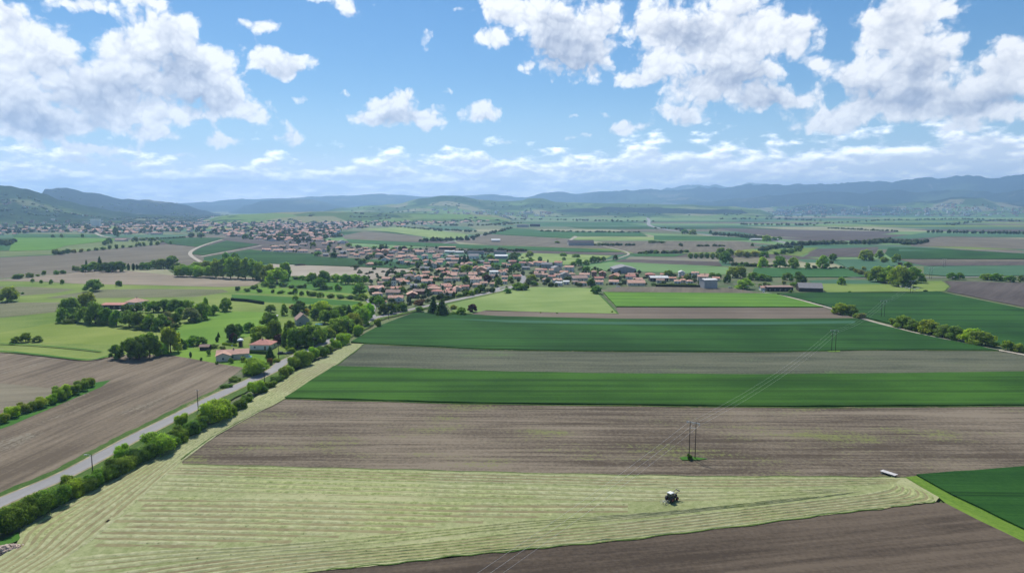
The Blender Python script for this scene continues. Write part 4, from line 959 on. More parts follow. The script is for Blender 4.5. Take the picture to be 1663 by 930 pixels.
MATS7 = [WALL['c'], WALL['w'], WALL['e'], ROOF['p'], ROOF['o'], ROOF['b'], ROOF['g']]
tag(obj('distant_town', rest.mesh('distant_town'), MATS7), 'mass of far pink-roofed homes behind the nearer town', 'town', kind='stuff')
# the city at the foot of the mountains and villages on the slopes: too far to tell the buildings apart
city = MB()
def city_box(c_, sz, h_, mi):
    city.box((c_.x, c_.y, c_.z+h_/2-1), (sz, sz*rnd.uniform(0.5, 1.2), h_+2), rnd.uniform(0, 3), mi)
for k in range(1500):
    if k < 420:
        c_, a_ = on_hill('wooded_hill7600', (0.0, 0.75))
        if a_ < 0.30: continue
    elif k < 760:
        c_, a_ = on_hill('wooded_hill9800', (0.0, 0.45))
        if a_ < 0.28 or noise.noise((a_*22, 1.5, 0.2)) < -0.1: continue
    elif k < 1100:
        c_ = G(rnd.uniform(1180, 1760), 344.5+rnd.random()**2*4.5); c_.z = 0
    elif k < 1330:
        c_, a_ = on_hill('green_hill6400', (0.0, 0.42))
        if not (-0.12 < a_ < 0.06): continue
    else:
        c_ = G(rnd.uniform(690, 900), 347+rnd.random()*5); c_.z = 0
    big = rnd.random() < 0.06
    city_box(c_, rnd.uniform(10, 26)*(2.6 if big else 1), rnd.uniform(6, 14) if rnd.random() < 0.93 else rnd.uniform(18, 35), rnd.choice((0, 0, 1, 1, 2, 3, 3, 5, 3)))
for k in range(260):
    c_, a_ = on_hill('near_hill4900', (0.02, 0.55))
    if noise.noise((c_.x/500, c_.y/500, 7)) < 0.02: continue
    city_box(c_, rnd.uniform(9, 15), rnd.uniform(5, 7), rnd.choice((0, 1, 3, 3, 5)))
tag(obj('distant_city', city.mesh('distant_city'), MATS7), 'far city of pale buildings at the foot of the mountains', 'city', kind='stuff')

# ------------------------------------------------------------------ trees and shrubs
m, t, p = newmat('foliage', 0.75, 0.15); v = objpos(t)
oi = t.nodes.new('ShaderNodeObjectInfo'); geo = t.nodes.new('ShaderNodeNewGeometry')
n1 = fbm(v, 5.0, 4, 0.65); isl = E(geo.outputs['Random Per Island'])
f = 0.55+(n1-0.5)*1.1+(isl-0.5)*0.9
mul = mixc(f.sat(), (0.50, 0.52, 0.55), (1.6, 1.5, 1.25))
cc = vmath('MULTIPLY', oi.outputs['Color'], mul.v).outputs[0]
t.links.new(cc, p.inputs['Base Color'])
tr = t.nodes.new('ShaderNodeBsdfTranslucent'); t.links.new(vmath('MULTIPLY', cc, (1.5, 1.7, 0.9)).outputs[0], tr.inputs[0])
mx_ = t.nodes.new('ShaderNodeMixShader'); mx_.inputs[0].default_value = 0.50
t.links.new(p.outputs[0], mx_.inputs[1]); t.links.new(tr.outputs[0], mx_.inputs[2])
t.links.new(mx_.outputs[0], t.nodes['Material Output'].inputs[0]); LEAF = m
BARK = plain('bark', (0.10, 0.075, 0.055), 0.95, 0.3, 3.0)
ICO = bmesh.new(); bmesh.ops.create_icosphere(ICO, subdivisions=2, radius=1.0)
ICO_V = [v_.co.copy() for v_ in ICO.verts]; ICO_F = [[q.index for q in f_.verts] for f_ in ICO.faces]; ICO.free()
def leaf(mb, c_, nrm, s_, r_):
    a = nrm.cross(Vector((r_.uniform(-1, 1), r_.uniform(-1, 1), r_.uniform(-1, 1)))).normalized(); b = nrm.cross(a)
    k = r_.uniform(0.7, 1.3)*s_; l = r_.uniform(0.5, 0.9)*s_
    mb.face([c_-a*k, c_-b*l, c_+a*k, c_+b*l])
def lobes_crown(name, lobes, n, size, seed, core=0.80):
    r_ = random.Random(seed); mb = MB(); tot = sum(q[1][0]*q[1][2] for q in lobes)
    for c_, rad in lobes:
        c_ = Vector(c_); k = len(mb.v); sd = r_.random()*50
        for v_ in ICO_V:
            d = 1.0+0.28*noise.noise(v_*2.2+Vector((sd, 0, 0)))
            mb.v.append((c_.x+v_.x*rad[0]*core*d, c_.y+v_.y*rad[1]*core*d, c_.z+v_.z*rad[2]*core*d))
        for f_ in ICO_F: mb.f.append(tuple(k+i for i in f_)); mb.m.append(0)
        for _ in range(int(n*rad[0]*rad[2]/tot)):
            d = Vector((r_.gauss(0, 1), r_.gauss(0, 1), r_.gauss(0, 1))).normalized()
            if d.z < -0.55: d.z *= -0.5; d.normalize()
            lump = 1.0+0.30*noise.noise(d*2.2+Vector((sd, 0, 0)))
            q = r_.uniform(0.80, 1.10)*lump
            pos = Vector((c_.x+d.x*rad[0]*q, c_.y+d.y*rad[1]*q, c_.z+d.z*rad[2]*q))
            nn = (d+Vector((r_.uniform(-1, 1), r_.uniform(-1, 1), r_.uniform(-0.6, 1.0)))*0.75).normalized()
            leaf(mb, pos, nn, size, r_)
    me = mb.mesh(name); me.materials.append(LEAF); return me
def round_lobes(seed, low=0.04, n=11, flat=1.0):
    r_ = random.Random(seed); L = [((0, 0, 0.58), (0.30, 0.30, 0.30*flat))]
    for i in range(n):
        a = i*2.4+r_.uniform(-0.5, 0.5); z = low+0.09+(0.84-low-0.09)*((i+0.5)/n)
        rr = 0.36*math.sin(math.pi*min(0.97, (z-low)/(1.0-low)*0.66+0.30)); s_ = r_.uniform(0.14, 0.23)
        L.append(((rr*math.cos(a), rr*math.sin(a), z), (s_, s_, s_*0.92)))
    L.append(((r_.uniform(-0.08, 0.08), r_.uniform(-0.08, 0.08), 0.86), (0.17, 0.17, 0.14))); return L
def bush_lobes(seed, n=9):
    r_ = random.Random(seed); L = [((0, 0, 0.40), (0.34, 0.34, 0.42))]
    for i in range(n):
        a = r_.uniform(0, 6.28); rr = r_.uniform(0.15, 0.33); s_ = r_.uniform(0.14, 0.24)
        L.append(((rr*math.cos(a), rr*math.sin(a), r_.uniform(0.2, 0.80)), (s_, s_, s_*1.05)))
    return L
def tall_lobes(seed):
    r_ = random.Random(seed); L = []
    for i in range(10):
        z = 0.16+0.78*i/9; w_ = 0.34*math.sin(math.pi*(0.14+0.76*i/9))**0.7; a = i*2.4
        L.append(((0.10*math.cos(a), 0.10*math.sin(a), z), (w_*r_.uniform(0.8, 1.1), w_, 0.12)))
    return L
def conifer_mesh(seed, wide=1.0):
    r_ = random.Random(seed); L = []
    for i in range(11):
        z = 0.10+0.85*i/10; w_ = (0.46*(1-i/10.6)+0.03)*wide
        for k in range(5 if i < 7 else 3):
            a = k*6.28/5+i*1.1
            L.append(((w_*0.55*math.cos(a), w_*0.55*math.sin(a), z-0.02), (w_*0.48, w_*0.48, 0.055)))
    L.append(((0, 0, 0.5), (0.16, 0.16, 0.45)))
    return lobes_crown('crown', L, 1300, 0.045, seed, 0.7)
MESH = {'round': [lobes_crown('crown', round_lobes(s_), 1500, 0.042, s_) for s_ in (1, 2, 3, 4)],
        'wide': [lobes_crown('crown', round_lobes(s_, 0.02, 15, 1.1), 1700, 0.042, s_) for s_ in (5, 6, 7)],
        'bush': [lobes_crown('foliage', bush_lobes(s_), 1700, 0.042, s_) for s_ in (8, 9, 10)],
        'shrub': [lobes_crown('foliage', bush_lobes(s_, 14), 5200, 0.026, s_) for s_ in (11, 12, 13, 14)],
        'tall': [lobes_crown('crown', tall_lobes(s_), 1300, 0.045, s_) for s_ in (15, 16)],
        'conifer': [conifer_mesh(17), conifer_mesh(18, 0.9)],
        'cypress': [lobes_crown('crown', [((0, 0, 0.08+0.9*i/8), (0.5*math.sin(math.pi*(0.12+0.82*i/8))**0.6, 0.5*math.sin(math.pi*(0.12+0.82*i/8))**0.6, 0.11)) for i in range(9)], 700, 0.07, 19)]}
def trunk_mesh():
    mb = MB(); mb.tube([(0, 0, -0.02), (0.01, 0, 0.12), (0, 0.01, 0.3), (0.01, 0.0, 0.62)], [0.042, 0.03, 0.025, 0.008], 7)
    for a, z in ((0.3, 0.26), (1.9, 0.30), (3.4, 0.24), (5.0, 0.33), (2.6, 0.42)):
        mb.tube([(0, 0, z), (0.12*math.cos(a), 0.12*math.sin(a), z+0.13), (0.24*math.cos(a), 0.24*math.sin(a), z+0.24)], [0.018, 0.012, 0.005], 5)
    me = mb.mesh('trunk', True); me.materials.append(BARK); return me
TRUNK = trunk_mesh()
TYPES = {  # mesh kind, colour, words, object name
 'b': ('round', (0.038, 0.078, 0.016), 'green broadleaf tree', 'broadleaf_tree'), 'l': ('round', (0.068, 0.122, 0.020), 'light green tree', 'broadleaf_tree'),
 'd': ('round', (0.028, 0.056, 0.013), 'dark green tree', 'broadleaf_tree'), 'w': ('wide', (0.050, 0.085, 0.020), 'broad spreading tree', 'broadleaf_tree'),
 'c': ('conifer', (0.018, 0.040, 0.018), 'dark conifer', 'conifer'), 'y': ('cypress', (0.012, 0.030, 0.012), 'slim dark cypress', 'cypress'),
 'p': ('tall', (0.055, 0.095, 0.026), 'tall poplar', 'poplar'), 'u': ('round', (0.017, 0.008, 0.013), 'purple-leaved tree', 'purple_tree'),
 'o': ('round', (0.070, 0.092, 0.050), 'pale olive tree', 'pale_tree'), 'z': ('round', (0.115, 0.125, 0.010), 'yellow flowering tree', 'flowering_tree'),
 'r': ('bush', (0.042, 0.034, 0.020), 'reddish brown bush', 'shrub'), 'k': ('bush', (0.036, 0.072, 0.016), 'green bush', 'shrub'),
 'm': ('bush', (0.028, 0.056, 0.014), 'dark green bush', 'shrub'), 'g': ('bush', (0.068, 0.092, 0.042), 'pale green bush', 'shrub'),
 's': ('shrub', (0.062, 0.112, 0.018), 'yellow-green shrub', 'shrub'), 'h': ('shrub', (0.030, 0.062, 0.014), 'dark green shrub', 'shrub'),
 'H': ('shrub', (0.055, 0.092, 0.020), 'mid green shrub', 'shrub'), 'e': ('wide', (0.052, 0.084, 0.022), 'olive-green spreading tree', 'broadleaf_tree')}
rt = random.Random(77)
def plant(ty, px, py, wpx, hpx, group=None, k=1.0):
    kind, col, words, nm = TYPES[ty]; s_ = scale_at(px, py)*k; base = G(px, py); w_, h_ = wpx*s_*1.10, hpx*s_*0.94
    base.y += w_*0.28
    me = rt.choice(MESH[kind]); a = rt.uniform(0, 6.28); j = [rt.uniform(0.82, 1.22) for _ in range(2)]
    c_ = (3.6*col[0]*j[0]*rt.uniform(0.85, 1.2), 3.05*col[1]*j[0], 2.0*col[2]*j[1])
    if kind in ('bush', 'shrub'):
        e = obj(nm, me, None, None, base, a, (w_, w_*rt.uniform(0.85, 1.1), h_), c_)
    else:
        e = empty(nm, base, a); e.scale = (w_, w_*rt.uniform(0.9, 1.1), h_)
        obj('crown', me, None, e, color=c_); obj('trunk', TRUNK, None, e)
    tag(e, None, 'shrub' if nm == 'shrub' else 'tree', group); return e
def planting(zone, group, text):
    L = []
    for row in text.split():
        q = row.split(','); ty = q[0]; px, py, w_, h_ = map(float, q[1:5])
        L.append((px, plant(ty, px, py, w_, h_, group), TYPES[ty][2]))
    order_labels(L, ('%s '+zone, '%s %s from the left '+zone))
planting('in the roadside hedge', 'shrubs of the roadside hedge', '''
 h,-22,880,44,46 h,8,872,46,48 h,32,858,46,48 h,56,846,44,46 s,22,838,20,20 h,78,832,44,46 s,66,820,18,18 h,98,820,36,38 H,114,812,34,40 H,106,800,26,30 h,132,806,34,32 h,148,798,34,34
 h,166,788,36,36 h,184,778,36,38 H,200,770,34,34 s,193,748,26,26 h,214,762,34,34 h,232,754,32,34 s,252,744,52,46 h,240,748,30,24 h,272,732,34,28 h,288,722,34,30 h,304,712,32,30 s,291,694,22,24 h,318,704,30,28
 s,344,692,52,44 H,330,692,30,28 s,360,684,30,34 h,372,678,26,24 h,386,668,26,20 h,398,656,22,16 s,412,642,24,28 h,424,640,20,16 h,436,632,22,14 h,448,622,20,14 H,458,616,20,22 H,470,608,16,14
 s,490,597,34,30 H,478,600,24,24 s,508,586,24,24 h,522,582,22,22 h,532,576,18,18 s,544,568,18,20 s,556,562,24,26 s,581,546,20,20 H,613,532,14,17''')
planting('across the road by the gardens', 'trees and shrubs across the road', '''
 H,412,612,40,34 h,400,608,20,16 r,437,594,12,14 H,448,590,14,8 h,380,622,20,10 h,366,632,18,9 c,437,583,18,22 H,472,574,14,10 k,352,592,6,6 o,394,588,9,10''')
planting('around the single homes', 'trees around the single homes', '''
 w,420,556,32,28 b,435,540,30,34 l,448,552,18,26 d,442,556,24,40 u,452,560,18,18 d,464,562,16,32 w,480,566,32,36 w,498,566,34,40 w,512,560,28,34 d,470,545,20,26 b,527,551,18,20
 d,374,554,22,30 u,378,556,14,16 b,386,548,14,24 y,381,559,5,15 y,352,555,5,9 c,354,548,6,10 k,338,578,8,11 y,309,580,4,9 k,326,586,5,7 k,374,590,9,10 m,345,566,16,7 m,360,568,12,6 b,402,540,18,18''')
planting('in the grove beside the road', 'trees of the roadside grove', '''
 e,545,546,28,30 e,558,542,28,30 e,572,537,26,30 l,588,530,26,32 l,600,520,18,30 e,535,550,18,18 b,525,526,20,24 z,498,512,10,12 d,484,513,24,26 l,520,516,30,28 c,566,516,18,22 b,548,518,20,22 d,512,520,18,20
 b,540,526,22,24 l,577,512,16,18 b,556,508,16,14 d,506,508,14,14 r,475,505,14,12 b,583,506,16,16 l,592,510,16,16 d,534,516,18,18 b,461,512,12,20 k,500,530,14,8 b,438,508,16,14''')
planting('in the farmyard belt', 'trees of the farmyard belt', '''
 b,100,524,18,26 k,115,524,22,16 d,133,525,24,28 w,150,527,28,40 b,170,528,22,30 b,186,530,20,28 d,205,532,26,30 d,222,534,22,28 b,240,536,24,28 b,258,537,26,28 r,270,534,20,22 d,284,530,16,24
 e,107,510,32,28 e,136,503,30,30 d,203,508,14,15 d,219,509,20,18 b,246,508,22,20 d,262,507,26,22 d,282,510,28,25 b,301,507,24,21 o,270,519,14,14 o,307,524,24,26 b,324,520,26,30 b,345,512,16,18 b,365,506,18,24 l,333,500,9,19
 b,234,502,14,14 m,315,524,20,10 m,110,526,24,9 k,165,529,30,14 m,230,536,30,12 m,275,536,24,12 b,292,518,18,20''')
planting('in the meadow clumps', 'trees of the meadow clumps', '''
 b,184,584,22,26 d,205,585,32,38 d,221,586,30,42 b,238,582,32,44 l,258,578,20,22 e,273,574,28,46 b,292,567,18,18 b,311,562,22,18 b,326,560,16,14 d,23,558,16,12 d,38,556,18,16 d,57,556,16,11 w,146,474,26,21 w,6,491,30,26 b,191,465,10,10
 k,35,478,6,4 b,52,459,5,7 b,66,460,5,6 b,82,461,6,8 b,100,462,6,9''')
planting('in the ploughland hedge', 'shrubs of the ploughland hedge', '''
 s,14,680,22,24 H,2,688,20,18 H,36,672,20,20 H,50,668,16,18 H,62,664,22,22 s,80,658,18,20 H,92,652,26,26 s,100,648,22,26 H,116,642,20,20 H,130,636,20,22 H,140,630,18,18 H,148,628,10,12''')
planting('in the wood before the dark green field', 'trees of the small wood', '''
 s,290,450,24,22 s,306,450,24,22 s,322,451,24,21 s,337,451,22,21 p,348,452,20,32 p,360,452,20,34 p,372,453,22,36 p,384,453,22,36 p,396,454,22,36 p,408,454,22,34 w,420,455,24,32 w,434,457,26,30 l,447,461,30,28 w,461,456,20,32 w,377,436,20,18 b,364,437,16,18
 w,350,438,18,14 w,332,437,18,14 w,316,438,16,13 k,455,466,10,9 b,366,428,12,20 b,380,429,14,20''')
planting('along the grey ploughed field', 'trees along the grey ploughed field', '''
 b,276,436,24,22 w,262,437,22,18 b,248,437,16,16 b,239,438,14,13 b,230,438,14,13 y,216,439,5,11 y,208,439,5,11 y,222,438,4,9 d,192,442,18,19 d,180,442,18,18 d,168,442,18,17 c,160,440,15,25 b,150,441,20,17 b,136,442,16,13 g,121,441,14,11 y,140,436,3,14
 k,101,445,10,7 k,90,446,11,8 k,70,447,8,9 k,46,451,16,9 k,26,453,18,9 k,60,449,8,4 m,283,441,18,12''')
planting('on the field edge below the town', 'bushes on the field edge', '''
 g,88,414,12,11 m,97,414,14,9 k,107,412,11,9 g,118,411,9,7 g,130,410,9,7 k,143,408,7,5 k,155,407,9,6 k,166,406,10,6 m,177,405,7,8 m,188,404,6,8 k,199,403,6,6 k,211,402,7,4 g,221,401,5,8 k,226,400,6,8 k,233,400,6,8 b,245,399,5,7 b,255,398,6,7
 d,170,398,10,9 b,176,396,9,11 d,218,393,10,9 k,230,391,12,5 b,245,393,12,8 d,187,385,9,19 b,84,386,6,6 b,99,386,5,7 b,133,386,5,7 b,263,394,6,5 b,276,397,6,7 d,310,386,10,9 d,325,386,13,9 d,398,388,10,9 k,407,389,8,5 d,455,388,10,10''')
planting('in the small hedged fields', 'bushes of the small hedged fields', '''
 k,412,470,14,9 k,428,466,16,9 m,440,468,14,7 m,460,466,14,6 m,472,468,12,6 d,495,468,5,8 m,486,468,14,6 b,518,470,22,20 m,526,471,14,10 k,536,470,9,6 b,547,472,7,12 g,551,472,10,9 b,582,480,24,22 l,589,488,14,12 m,385,473,10,9 m,400,474,12,6 m,420,475,12,7 m,442,476,7,7
 m,455,477,14,6 b,479,478,8,11 m,470,478,10,5 d,489,480,8,8 m,500,480,8,9 m,508,481,16,8 b,520,483,12,9 m,535,484,16,7 m,552,485,16,7 m,567,486,16,7 m,580,487,14,7 l,479,488,9,9 w,505,460,18,18 w,525,458,20,20 l,545,458,18,14 b,560,462,20,18 l,575,462,18,18 b,590,462,14,16 k,480,454,16,6 k,498,456,16,6 l,490,455,12,8''')
planting('in the junction gardens', 'trees of the junction gardens', '''
 d,622,512,18,20 d,634,511,16,20 b,643,508,14,15 b,652,507,16,16 d,606,494,16,15 b,615,497,18,18 d,653,479,16,14 c,642,474,8,9 b,628,465,12,9 y,680,477,4,10 y,671,470,3,9 y,688,475,4,10 b,688,468,14,9 y,719,472,3,9 k,653,450,16,10 k,664,449,14,9 k,646,451,10,9
 r,680,497,22,11 k,682,507,16,10 c,703,511,22,32 c,717,514,28,30 u,767,508,15,15 b,749,513,17,15 g,737,503,12,9 k,736,512,9,6 u,648,495,8,5 m,705,457,8,8 m,712,457,8,8 m,719,457,8,8 m,726,457,8,8 m,733,456,8,8 m,700,441,10,7 m,725,442,12,6 k,700,472,8,6 m,668,492,12,4 d,710,486,14,6 b,612,470,8,6''')
planting('in the village gardens', 'trees of the village gardens', '''
 c,754,428,12,16 c,760,428,10,13 c,747,429,8,15 l,757,443,19,14 l,742,435,11,7 o,772,434,8,10 b,808,436,10,8 l,800,434,7,7 b,840,438,15,11 d,831,444,10,13 u,791,461,14,16 d,788,453,11,11 b,810,466,13,17 d,756,460,10,14 k,746,456,14,8 b,829,459,12,11 e,864,456,15,11 b,842,472,20,14 b,852,472,14,12
 b,824,477,12,10 d,783,477,13,16 b,774,478,11,12 b,765,481,10,10 b,756,482,11,11 k,745,483,16,7 k,868,464,13,9 b,796,423,13,10 d,833,423,15,10 b,861,429,15,10 c,697,436,15,15 b,680,432,12,9 b,673,430,8,8 d,585,430,8,10 d,590,428,10,9 b,617,432,9,9 d,610,432,7,8 b,602,420,8,8 b,607,418,9,9
 d,619,406,11,10 c,627,406,7,11 d,607,406,8,7 d,581,404,8,7 u,656,407,10,8 o,667,408,10,7 b,638,408,8,7 d,650,407,7,8 c,484,396,9,13 b,508,401,10,8 e,533,410,6,12 b,515,416,12,9 d,541,419,12,10 b,566,401,12,7 c,535,401,7,9''')
planting('behind the pasture', 'trees behind the pasture', '''
 b,953,443,12,12 l,965,444,10,7 d,976,445,9,9 d,960,467,14,15 b,970,478,18,15 k,1001,455,9,7 k,866,464,13,9 l,1212,470,26,19 e,1192,451,20,18 e,1204,452,20,20 d,1182,460,11,15 b,1225,455,17,14 b,1238,456,18,12 k,1249,457,15,8 b,1158,451,12,9 b,1168,451,9,8 b,1087,452,15,14 e,1117,457,13,12 b,1106,457,9,8
 m,1080,465,20,5 m,1095,465,20,5 m,1110,465,20,5 m,1125,465,20,5 b,1062,464,9,5 k,994,508,4,4 m,878,509,3,3 m,905,510,4,3''')
planting('in the meadow behind the village', 'trees of the back meadow', '''
 b,940,432,13,13 b,931,433,9,9 b,952,431,11,10 b,964,427,11,12 b,972,426,10,10 b,980,424,8,8 d,1000,422,9,9 w,915,416,11,6 b,916,423,7,6 w,936,418,12,6 w,860,416,13,9 b,842,416,8,6 b,877,423,7,7 d,832,416,8,6 d,905,395,9,4 d,974,397,9,3''')
planting('along the pale track', 'trees along the pale track', '''
 e,1368,512,22,21 e,1383,513,22,19 g,1402,518,16,11 k,1393,516,12,8 s,1455,529,14,14 e,1470,534,24,23 e,1486,538,24,20 k,1500,540,16,12 e,1514,544,34,26 e,1536,549,28,22 e,1557,554,28,26 l,1580,559,28,26 e,1602,563,36,26 l,1590,560,22,28 b,1640,570,18,18 e,1658,572,18,15''')
planting('around the right meadow', 'trees around the right meadow', '''
 w,1430,459,28,28 w,1448,461,28,30 w,1464,466,32,36 b,1478,467,26,28 b,1489,460,28,28 d,1500,458,12,9 w,1410,424,20,20 b,1458,426,14,15 l,1241,435,16,19 b,1269,436,20,22 l,1290,437,17,21 l,1338,437,19,24 b,1313,438,10,12 m,1324,437,9,7 d,1355,423,12,12 m,1351,429,8,7 w,1368,463,12,14
 b,1280,455,15,13 d,1304,463,17,18 b,1298,455,13,15 b,1238,455,17,11 k,1250,455,11,8 k,1286,457,9,8 g,1235,466,7,6 m,1243,465,8,7 g,1250,465,8,6 g,1274,462,7,7 b,1289,466,9,8 b,1298,466,9,8 k,1285,476,8,6 k,1380,476,5,4 m,1504,474,8,4
 g,1385,440,10,8 g,1392,444,10,9 g,1401,447,13,10 g,1404,439,8,7 g,1412,452,13,13 g,1439,427,14,11 e,1430,420,14,15 b,1476,434,13,9 r,1463,431,8,5 b,1549,454,14,12 b,1562,454,13,12 e,1608,455,20,11 b,1622,456,18,13 b,1644,458,17,11 b,1660,458,10,12''')
planting('in the belts of the plain', 'trees of the plain belts', '''
 p,1122,420,11,9 p,1131,420,11,9 p,1140,420,11,10 p,1149,420,11,10 p,1158,421,11,11 p,1167,421,12,11 b,1180,428,18,22 w,1172,414,15,13 w,1186,415,14,12 g,1202,418,18,13 g,1216,419,16,12 g,1228,418,16,12 b,1242,419,14,12 b,1275,413,13,10 b,1286,412,13,9 d,1298,409,11,10 k,1262,414,12,6
 k,1050,413,7,4 k,1066,412,8,7 k,1082,411,12,5 k,1098,411,10,6 k,1115,410,12,5 d,1060,395,14,5 d,1074,395,14,4 d,1106,400,7,6 d,1222,400,5,6 l,1247,392,14,11 b,1258,391,9,7 b,1266,390,9,6 w,1113,380,11,8 w,1126,381,11,9 b,1154,380,5,7 m,1186,425,12,10 k,1206,432,20,5 k,1222,433,12,6 b,1213,433,8,8''')
# the rest of the trees: far belts, rows and town greenery, one mass of small crowns
far = MB(); rf_ = random.Random(9)
OCT = bmesh.new(); bmesh.ops.create_icosphere(OCT, subdivisions=1, radius=1.0); OV = [v_.co.copy() for v_ in OCT.verts]; OF = [[q.index for q in f_.verts] for f_ in OCT.faces]; OCT.free()
def far_tree(b_, w_, h_):
    h_ *= 0.85
    for (ox, oy, oz, s_) in ((0, 0, 0.5, 1.0), (0.28, 0.1, 0.42, 0.62), (-0.26, -0.1, 0.38, 0.62)):
        k = len(far.v); sd = rf_.random()*40; sx = w_*0.42*s_; sz = h_*0.5*s_
        for v_ in OV:
            d = 1+0.45*noise.noise(v_*1.7+Vector((sd, 0, 0)))
            far.v.append((b_.x+ox*w_+v_.x*sx*d, b_.y+oy*w_+v_.y*sx*d, b_.z+max(0.0, oz*h_+v_.z*sz*d)))
        for f_ in OF: far.f.append(tuple(k+i for i in f_)); far.m.append(0)
def belt(px, n, w_=(5, 9), h_=(5, 9), jit=3.0):
    P = [G(*q) for q in px]; L = [0]
    for a_, b_ in zip(P, P[1:]): L.append(L[-1]+(b_-a_).length)
    for k in range(n):
        d = L[-1]*(k+rf_.random())/n; i = max(j for j in range(len(P)) if L[j] <= d+1e-6); i = min(i, len(P)-2)
        q = P[i].lerp(P[i+1], (d-L[i])/(L[i+1]-L[i])); q.x += rf_.uniform(-jit, jit); q.y += rf_.uniform(-jit, jit)
        far_tree(q, rf_.uniform(*w_), rf_.uniform(*h_))
belt([(1158, 382), (1200, 385), (1242, 390)], 40, (8, 12), (10, 14))
belt([(1507, 378), (1663, 380.5)], 34, (8, 12), (10, 13)); belt([(1345, 371), (1462, 376.5)], 40, (7, 12), (4, 9)); belt([(1400, 397), (1440, 394), (1478, 397)], 50, (9, 14), (9, 14), 12); belt([(1475, 398), (1502, 394)], 24, (8, 12), (8, 12), 8)
belt([(1280, 399), (1340, 397), (1395, 396)], 50, (8, 13), (6, 12), 8); belt([(1235, 408), (1265, 402), (1300, 404)], 30, (8, 12), (6, 10), 6)
belt([(1290, 366), (1400, 360), (1440, 358)], 30, (9, 14), (7, 11), 20); belt([(1430, 358), (1500, 357), (1560, 356), (1663, 360)], 60, (10, 18), (8, 13), 60); belt([(1534, 366), (1590, 360), (1640, 357)], 40, (9, 15), (6, 12), 20)
belt([(1160, 356), (1260, 356), (1330, 359)], 36, (12, 20), (9, 15), 25); belt([(1200, 365), (1320, 366)], 26, (9, 13), (7, 12), 10)
belt([(760, 388), (800, 379), (830, 371)], 40, (7, 11), (6, 11), 8); belt([(680, 393), (735, 391), (765, 390)], 26, (7, 11), (7, 13), 6); belt([(880, 376), (930, 377), (1000, 378), (1040, 378)], 34, (8, 14), (5, 9), 6)
belt([(690, 372), (730, 374), (770, 377)], 30, (8, 12), (6, 9), 14); belt([(640, 368), (690, 373), (720, 376)], 24, (7, 11), (5, 8), 8); belt([(720, 367), (800, 366), (840, 362)], 50, (9, 15), (7, 12), 40)
belt([(970, 399), (1030, 399)], 22, (6, 10), (4, 8), 8); belt([(1060, 371), (1100, 372), (1110, 376)], 20, (9, 13), (6, 11), 10); belt([(750, 409), (850, 408)], 30, (6, 10), (5, 9), 6); belt([(1040, 412), (1110, 411)], 24, (6, 9), (4, 8), 4)
belt([(225, 389), (260, 388), (300, 386)], 20, (6, 9), (3, 6), 4); belt([(1130, 400), (1180, 400)], 16, (6, 10), (3, 6), 5); belt([(1190, 431), (1260, 434)], 20, (5, 8), (4, 7), 4); belt([(1318, 437), (1376, 436)], 12, (4, 6), (2, 4), 3)
belt([(0, 400), (20, 393)], 14, (8, 12), (8, 12), 10); belt([(900, 352), (1000, 351), (1180, 352), (1320, 352)], 120, (14, 26), (9, 15), 120); belt([(690, 353), (760, 355), (880, 357), (1040, 360)], 90, (11, 18), (8, 12), 90)
for poly, n_ in ((TOWN[0], 620), (TOWN[1], 560)):
    xs = [q[0] for q in poly]; ys = [q[1] for q in poly]; k = 0
    while k < n_:
        x, y_ = rf_.uniform(min(xs), max(xs)), rf_.uniform(min(ys), max(ys))
        if inside((x, y_), poly): k += 1; far_tree(G(x, y_), rf_.uniform(8, 15), rf_.uniform(7, 15))
VIL = [(600, 400), (720, 402), (830, 410), (930, 436), (1100, 446), (1170, 452), (1170, 462), (1000, 464), (860, 468), (760, 480), (640, 505), (600, 480), (560, 420), (430, 405), (470, 385), (560, 392)]
k = 0
while k < 560:
    x, y_ = rf_.uniform(430, 1170), rf_.uniform(385, 500)
    if inside((x, y_), VIL): k += 1; far_tree(G(x, y_), rf_.uniform(2.5, 7), rf_.uniform(2.0, 7.0))
for key, n_, fr in (('near_hill4900', 700, (0.0, 0.75)), ('green_hill6400', 420, (0.02, 0.9)), ('low_rise4000', 160, (0.0, 0.9)), ('blue_hill7200', 260, (0.1, 0.98))):
    for _ in range(n_):
        c_, a_ = on_hill(key, fr)
        if noise.noise((c_.x/300, c_.y/300, 2)) > (0.0 if 'near' in key else 0.08): far_tree(c_-Vector((0, 0, 2)), rf_.uniform(14, 26), rf_.uniform(9, 15))
# valley wood between the left town and the hills
for _ in range(420):
    c_ = G(rf_.uniform(-40, 520), 350.5+rf_.random()**1.5*3.5); far_tree(c_, rf_.uniform(14, 26), rf_.uniform(9, 15))
o = obj('far_woodland', far.mesh('far_woodland'), LEAF, color=(0.075, 0.108, 0.034))
tag(o, 'far hedges, belts and woods spread over the plain', 'woodland', kind='stuff')

